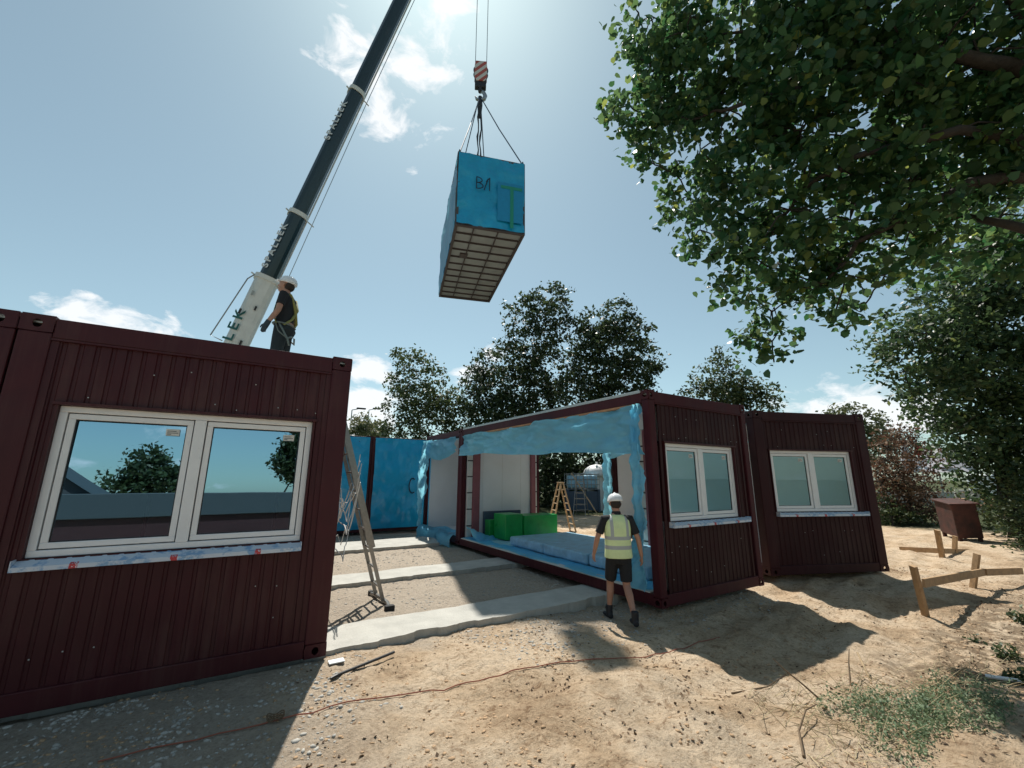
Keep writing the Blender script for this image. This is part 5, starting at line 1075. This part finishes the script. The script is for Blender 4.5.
# street lamps far left
for x, dp, lab in ((352, 48, 'slim street lamp on the skyline nearest the left cabin'), (369, 55, 'slim street lamp on the skyline left of the feathery tree')):
    p_ = pd(x, 410, dp); r = empty('street_lamp', lab, 'street lamp', (p_.x, p_.y, -.1), 0, 'street lamps on the skyline'); hh = p_.z+.1
    mb = MB(); mb.tube([(0, 0, 0), (0, 0, hh)], [.10, .06], 8); mb.tube([(0, 0, hh), (.9, 0, hh+.25)], .05, 6); mb.build('pole', M['steel'], r); mb = MB(); mb.box((.5, -.2, hh+.18), (1.5, .2, hh+.34), .04); mb.build('lamp_head', M['blacksteel'], r)

# ------------------------------------------------------------------ what stands behind the camera (seen mirrored in the window)
mb = MB(); mb.box((-14, -6.4, -.2), (12, -6.1, 1.05), .01); wl = mb.build('site_wall', M['brickwall']); tag(wl, 'low maroon site wall behind the camera, mirrored in the big window', 'wall')
mb = MB(); mb.box((-14.1, -6.5, 1.051), (12.1, -6.0, 1.70), .02); mb.build('capping', M['greycap'], wl)
SH = empty('garden_shed', 'dark gabled shed mirrored at the left of the big window', 'shed', (-4.6, -7.5, -.1)); mb = MB(); mb.v = [(-1.3, -1, 0), (1.3, -1, 0), (1.3, 1, 0), (-1.3, 1, 0), (-1.3, -1, 1.7), (1.3, -1, 1.7), (1.3, 1, 1.7), (-1.3, 1, 1.7), (0, -1, 2.6), (0, 1, 2.6)]
for f_ in ((0, 1, 5, 8, 4), (2, 3, 7, 9, 6), (0, 4, 7, 3), (1, 2, 6, 5), (0, 3, 2, 1)): mb.face(f_)
mb.build('shed_walls', M['shed'], SH); mb = MB(); mb.v = [(-1.5, -1.15, 1.56), (-1.5, 1.15, 1.56), (0, 1.15, 2.66), (0, -1.15, 2.66), (1.5, -1.15, 1.56), (1.5, 1.15, 1.56)]; mb.face((0, 1, 2, 3)); mb.face((3, 2, 5, 4)); mb.build('shed_roof', M['greycap'], SH)
def mirrored(x, y, yw):
    r = pd(x, y, 1)-CAM; r = Vector((r.x, -r.y, r.z)); return Vector((0, 9.7, CAMZ)) + r*((9.7-yw)/-r.y)
for (lst, lab) in (([(150, 462, 12), (158, 478, 18), (140, 485, 14), (170, 490, 14), (120, 488, 8), (112, 478, 5)], 'conical tree behind the camera mirrored in the left pane of the big window'), ([(296, 452, 8), (290, 466, 9), (300, 474, 8), (305, 440, 6)], 'tree behind the camera mirrored at the right edge of the big window')):
    yw = -16; bl = []
    for x, y, r in lst: c = mirrored(x, y-20, yw); R_ = r*23/FPX*.92; bl.append((tuple(c), (R_, R_, R_)))
    bx_, by_ = bl[1][0][0], bl[1][0][1]; tree('tree', lab, 'tree', 'trees behind the camera', (bx_, by_, -.1), 1.8, .12, bl, 4200, .2, 'dark_leaf', .3, 16, twigs=30)

# ------------------------------------------------------------------ people
def limb(mb, pts, rs, n=12): mb.tube(pts, rs, n)
def ell(mb, c, r, n=12, m_=10, tilt=0):
    c = Vector(c); pts = []; rs = []
    for k in range(m_+1):
        a = -PI/2 + PI*k/m_; pts.append(c + Vector((0, 0, math.sin(a)*r[2]))); rs.append((max(.002, math.cos(a)*r[0]), max(.002, math.cos(a)*r[1])))
    base = len(mb.v)
    for p, (ra, rb) in zip(pts, rs):
        for k in range(n): a = 2*PI*k/n; mb.v.append((p.x+ra*math.cos(a), p.y+rb*math.sin(a), p.z))
    for i_ in range(m_):
        for k in range(n): a = base+i_*n+k; b_ = base+i_*n+(k+1) % n; mb.face((a, b_, b_+n, a+n))
    mb.face([base+k for k in range(n)][::-1]); mb.face([base+m_*n+k for k in range(n)])
def loft(mb, rings, n=20):
    base = len(mb.v)
    for (x, y, z, ra, rb) in rings:
        for k in range(n): a = 2*PI*k/n; ca, sa = math.cos(a), math.sin(a); e = 2.4; r = (abs(ca)**e+abs(sa)**e)**(-1/e); mb.v.append((x+ra*ca*r, y+rb*sa*r, z))
    for i_ in range(len(rings)-1):
        for k in range(n): a = base+i_*n+k; b_ = base+i_*n+(k+1) % n; mb.face((a, b_, b_+n, a+n))
    mb.face([base+k for k in range(n)][::-1]); mb.face([base+(len(rings)-1)*n+k for k in range(n)])
def hand(mb, wrist, dirv, palm_n, s_=1.0, side_=1):
    w0 = Vector(wrist); d_ = Vector(dirv).normalized(); n_ = Vector(palm_n); n_ = (n_-d_*n_.dot(d_)).normalized(); t_ = d_.cross(n_)*side_
    mb.tube([w0-d_*.02, w0+d_*.03, w0+d_*.07, w0+d_*.09], [(.024, .018), (.032, .016), (.038, .015), (.036, .012)], 10, ref=n_)
    for k, (o_, l_) in enumerate(((-.030, .060), (-.010, .072), (.010, .068), (.029, .052))):
        b_ = w0+d_*.078+t_*o_; mb.tube([b_, b_+d_*l_*.4+n_*.004, b_+d_*l_*.75+n_*.018, b_+d_*l_*.9+n_*.036], [.0095, .009, .008, .006], 7)
    b_ = w0+d_*.02-t_*.025; mb.tube([b_, b_+d_*.025-t_*.022+n_*.006, b_+d_*.055-t_*.03+n_*.014, b_+d_*.075-t_*.026+n_*.02], [.012, .011, .0095, .007], 7)
def head(mb, c, pitch=0.0):
    c = Vector(c); R_ = Matrix.Rotation(pitch, 4, 'X'); m2 = MB()
    ell(m2, (0, 0, .03), (.076, .095, .105), 16, 12); ell(m2, (0, .03, -.045), (.056, .062, .07), 14, 8); m2.tube([(0, .085, .02), (0, .108, -.012), (0, .09, -.022)], [.010, .014, .010], 8)
    for s_ in (-1, 1): m2.tube([(s_*.074, .0, .02), (s_*.088, -.01, .005), (s_*.078, -.006, -.025)], [.012, .016, .010], 7)
    m2.tube([(-.02, .088, -.052), (0, .094, -.052), (.02, .088, -.052)], [.006, .008, .006], 6)
    n0_ = len(mb.v); mb.v += [tuple(c + (R_ @ Vector(v))) for v in m2.v]
    for f_ in m2.f: mb.face([n0_+k for k in f_])
def hat(root, c, pitch=0.0, yaw=0.0):
    m2 = MB(); n = 24
    loft(m2, [(0, .012, .055, .112, .138), (0, 0, .062, .110, .130), (0, 0, .10, .105, .125), (0, 0, .14, .088, .106), (0, 0, .165, .058, .072), (0, 0, .176, .02, .025)], n)
    m2.tube([(0, .115, .075), (0, .07, .14), (0, 0, .178), (0, -.07, .145), (0, -.12, .075)], .014, 8)
    m2.tube([(-.075, .12, .058), (0, .165, .050), (.075, .12, .058)], [(.02, .008), (.035, .008), (.02, .008)], 8, ref=(0, 0, 1))
    R_ = Matrix.Rotation(pitch, 4, 'X'); m2.v = [tuple(Vector(c) + (R_ @ Vector(v))) for v in m2.v]; return m2.build('hard_hat', M['hat'], root, True)
def boot(root, ankle, toe, m_):
    a = Vector(ankle); t = Vector(toe); d_ = (t-a); d_.z = 0; d_ = d_.normalized(); fl = a.z-.085; mb = MB(); z = a.z
    mb.tube([a+Vector((0, 0, .10)), a+Vector((0, 0, .02)), a+Vector((0, 0, -.03))], [.052, .050, .048], 12)
    mb.tube([a-d_*.055+Vector((0, 0, -.05)), a+d_*.02+Vector((0, 0, -.042)), a+d_*.11+(t-a)*0+Vector((0, 0, -.055)), a+d_*.185+Vector((0, 0, -.062))], [(.040, .036), (.045, .045), (.048, .032), (.034, .024)], 12, ref=(0, 0, 1))
    return fuse(mb, 'boot', m_, root, .008, 2)

# --- worker walking away in the hi-vis vest
sc1 = 0.93
p1 = empty('person', 'worker in yellow hi-vis vest and black shorts walking away beside the open cabin', 'person', (4.50, 4.43, gh(4.50, 4.43)), math.radians(-27)); p1.scale = (sc1,)*3
feetz = 0.0
hipL, hipR = (-.09, 0, .92), (.09, 0, .92); kL, kR = (-.09, .17, .50), (.10, .0, .49); aL, aR = (-.11, .20, .095), (.10, -.28, .13)
shL, shR = (-.195, 0, 1.42), (.195, 0, 1.42); eL, eR = (-.30, .03, 1.15), (.30, -.03, 1.14); wL, wR = (-.33, .13, .92), (.35, .0, .89)
mb = MB(); loft(mb, [(0, 0, .84, .13, .10), (0, 0, .93, .165, .115), (0, 0, 1.08, .135, .10), (0, .01, 1.28, .165, .115), (0, .01, 1.40, .175, .10), (0, .01, 1.46, .10, .07), (0, .02, 1.52, .055, .055), (0, .03, 1.58, .052, .056)])
for h_, k_, a in ((hipL, kL, aL), (hipR, kR, aR)):
    h_, k_, a = Vector(h_), Vector(k_), Vector(a); mb.tube([h_, h_.lerp(k_, .5), k_, k_.lerp(a, .3)+Vector((0, -.015, 0)), k_.lerp(a, .7), a, a-Vector((0, 0, .03))], [.085, .075, .055, .056, .040, .034, .036], 12)
for s_, e_, w_ in ((shL, eL, wL), (shR, eR, wR)):
    s_, e_, w_ = Vector(s_), Vector(e_), Vector(w_); mb.tube([s_-Vector((s_.x*.3, 0, 0)), s_, s_.lerp(e_, .5), e_, e_.lerp(w_, .35), w_], [.05, .055, .046, .038, .038, .027], 12)
hand(mb, wL, (-.02, .35, -1), (1, .3, 0), 1, 1); hand(mb, wR, (.05, .1, -1), (-1, .1, 0), 1, -1)
head(mb, (0, .05, 1.63), -.15); fuse(mb, 'body', M['skin'], p1, .0085, 3)
mb = MB(); loft(mb, [(0, 0, .88, .205, .145), (0, .0, 1.0, .196, .14), (0, .0, 1.15, .192, .138), (0, .01, 1.30, .200, .145), (0, .01, 1.40, .190, .120), (0, .01, 1.455, .15, .092), (0, .015, 1.485, .085, .075)]); fuse(mb, 'hi_vis_vest', M['vest'], p1, .010, 3)
mb = MB()
for s_, e_ in ((shL, eL), (shR, eR)):
    s_, e_ = Vector(s_), Vector(e_); mb.tube([s_-Vector((s_.x*.45, 0, 0)), s_, s_.lerp(e_, .4), s_.lerp(e_, .75)], [.062, .068, .062, .064], 12)
mb.tube([(0, .015, 1.42), (0, .02, 1.51), (0, .022, 1.53)], [.09, .068, .064], 14); fuse(mb, 'shirt', M['black_cloth'], p1, .009, 2)
mb = MB(); loft(mb, [(0, 0, .80, .12, .10), (0, 0, .90, .168, .122), (0, 0, 1.02, .155, .112)])
for h_, k_ in ((hipL, kL), (hipR, kR)):
    h_, k_ = Vector(h_), Vector(k_); mb.tube([h_, h_.lerp(k_, .4), h_.lerp(k_, .86)], [.098, .094, .084], 14)
fuse(mb, 'shorts', M['black_cloth'], p1, .010, 2)
hat(p1, (0, .04, 1.615), -.12)
mb = MB(); ell(mb, (0, .02, 1.635), (.082, .092, .075), 14, 8); fuse(mb, 'hair', M['hair'], p1, .01, 2)
boot(p1, aL, (-.13, .40, .05), M['leather']); boot(p1, aR, (.12, -.05, .05), M['leather'])
# --- worker on the roof
p2 = empty('person', 'worker in black t-shirt and yellow harness standing on the left cabin roof', 'person', (0.27, 7.05, 2.975), math.radians(68)); p2.scale = (1.0,)*3
hipL, hipR = (-.09, 0, .92), (.09, 0, .92); kL, kR = (-.10, .03, .50), (.10, .0, .50); aL, aR = (-.12, .0, .09), (.12, -.04, .09)
shL, shR = (-.195, -.01, 1.42), (.195, -.01, 1.42); eL, eR = (-.25, .02, 1.14), (.25, -.04, 1.14); wL, wR = (-.23, .16, .93), (.23, .08, .92)
mb = MB(); loft(mb, [(0, 0, .84, .13, .11), (0, -.02, .93, .165, .13), (0, 0, 1.08, .14, .105), (0, .0, 1.28, .165, .12), (0, -.01, 1.40, .175, .10), (0, .0, 1.46, .10, .07), (0, .02, 1.52, .055, .055), (0, .035, 1.58, .052, .056)])
for h_, k_, a in ((hipL, kL, aL), (hipR, kR, aR)):
    h_, k_, a = Vector(h_), Vector(k_), Vector(a); mb.tube([h_, h_.lerp(k_, .5), k_, k_.lerp(a, .3)+Vector((0, -.015, 0)), k_.lerp(a, .7), a, a-Vector((0, 0, .03))], [.085, .075, .055, .056, .040, .034, .036], 12)
for s_, e_, w_ in ((shL, eL, wL), (shR, eR, wR)):
    s_, e_, w_ = Vector(s_), Vector(e_), Vector(w_); mb.tube([s_-Vector((s_.x*.3, 0, 0)), s_, s_.lerp(e_, .5), e_, e_.lerp(w_, .35), w_], [.05, .055, .048, .040, .040, .028], 12)
head(mb, (0, .055, 1.63), .22); fuse(mb, 'body', M['skin'], p2, .0085, 3)
for w_, pn, sd in ((wL, (1, .3, 0), 1), (wR, (-1, .3, 0), -1)):
    mb = MB(); hand(mb, w_, (0, .3, -1), pn, 1, sd); w_ = Vector(w_); mb.tube([w_+Vector((0, -.03, .05)), w_+Vector((0, .02, -.06))], [.038, .042], 10); fuse(mb, 'work_glove', M['glove'], p2, .008, 1)
mb = MB(); loft(mb, [(0, 0, .95, .165, .13), (0, .0, 1.08, .152, .118), (0, .0, 1.28, .178, .13), (0, -.01, 1.40, .186, .112), (0, .0, 1.455, .13, .085), (0, .012, 1.50, .07, .07)])
for s_, e_ in ((shL, eL), (shR, eR)):
    s_, e_ = Vector(s_), Vector(e_); mb.tube([s_-Vector((s_.x*.45, 0, 0)), s_, s_.lerp(e_, .4), s_.lerp(e_, .65)], [.062, .068, .062, .062], 12)
fuse(mb, 'shirt', M['black_cloth'], p2, .009, 2)
mb = MB(); loft(mb, [(0, -.01, .80, .13, .12), (0, -.02, .90, .172, .145), (0, 0, 1.0, .158, .125)])
for h_, k_ in ((hipL, kL), (hipR, kR)):
    h_, k_ = Vector(h_), Vector(k_); mb.tube([h_, h_.lerp(k_, .4), h_.lerp(k_, .93)], [.105, .10, .085], 14)
fuse(mb, 'work_shorts', M['grey_cloth'], p2, .010, 2)
mb = MB()
for s_ in (-1, 1):
    mb.tube([(s_*.12, .10, 1.30), (s_*.13, .04, 1.47), (s_*.12, -.08, 1.44), (s_*.05, -.145, 1.25), (-s_*.10, -.135, 1.05), (-s_*.165, -.05, .95)], (.026, .008)[0], 6, flat=.45)
    mb.tube([(s_*.12, .10, 1.30), (s_*.14, .12, 1.12), (s_*.17, .05, .96)], .024, 6, flat=.45)
mb.build('harness_straps', M['strap'], p2, True)
mb = MB(); mb.tube([(.175*math.cos(a), .145*math.sin(a), .98+.02*math.sin(a)) for a in [k*PI/12 for k in range(25)]], .020, 6, flat=.6, caps=False)
for s_ in (-1, 1): mb.tube([(s_*.17, .06, .97), (s_*.19, .0, .84), (s_*.16, -.12, .74), (s_*.05, -.15, .80)], .02, 6, flat=.5)
mb.tube([(-.17, .02, .98), (-.20, -.06, .86), (-.20, -.14, .72), (-.19, -.17, .62)], .020, 6, flat=.6); mb.build('harness_belt', M['greystrap'], p2, True)
hat(p2, (0, .03, 1.625), .22)
mb = MB(); ell(mb, (0, .0, 1.625), (.082, .085, .08), 14, 8); fuse(mb, 'hair', M['hair'], p2, .01, 2)
boot(p2, aL, (-.12, .2, .05), M['leather']); boot(p2, aR, (.12, .2, .05), M['leather'])

# ------------------------------------------------------------------ render defaults
scene.render.engine = 'CYCLES'; scene.cycles.max_bounces = 8; scene.cycles.transparent_max_bounces = 12; scene.cycles.use_denoising = True
scene.render.film_transparent = False
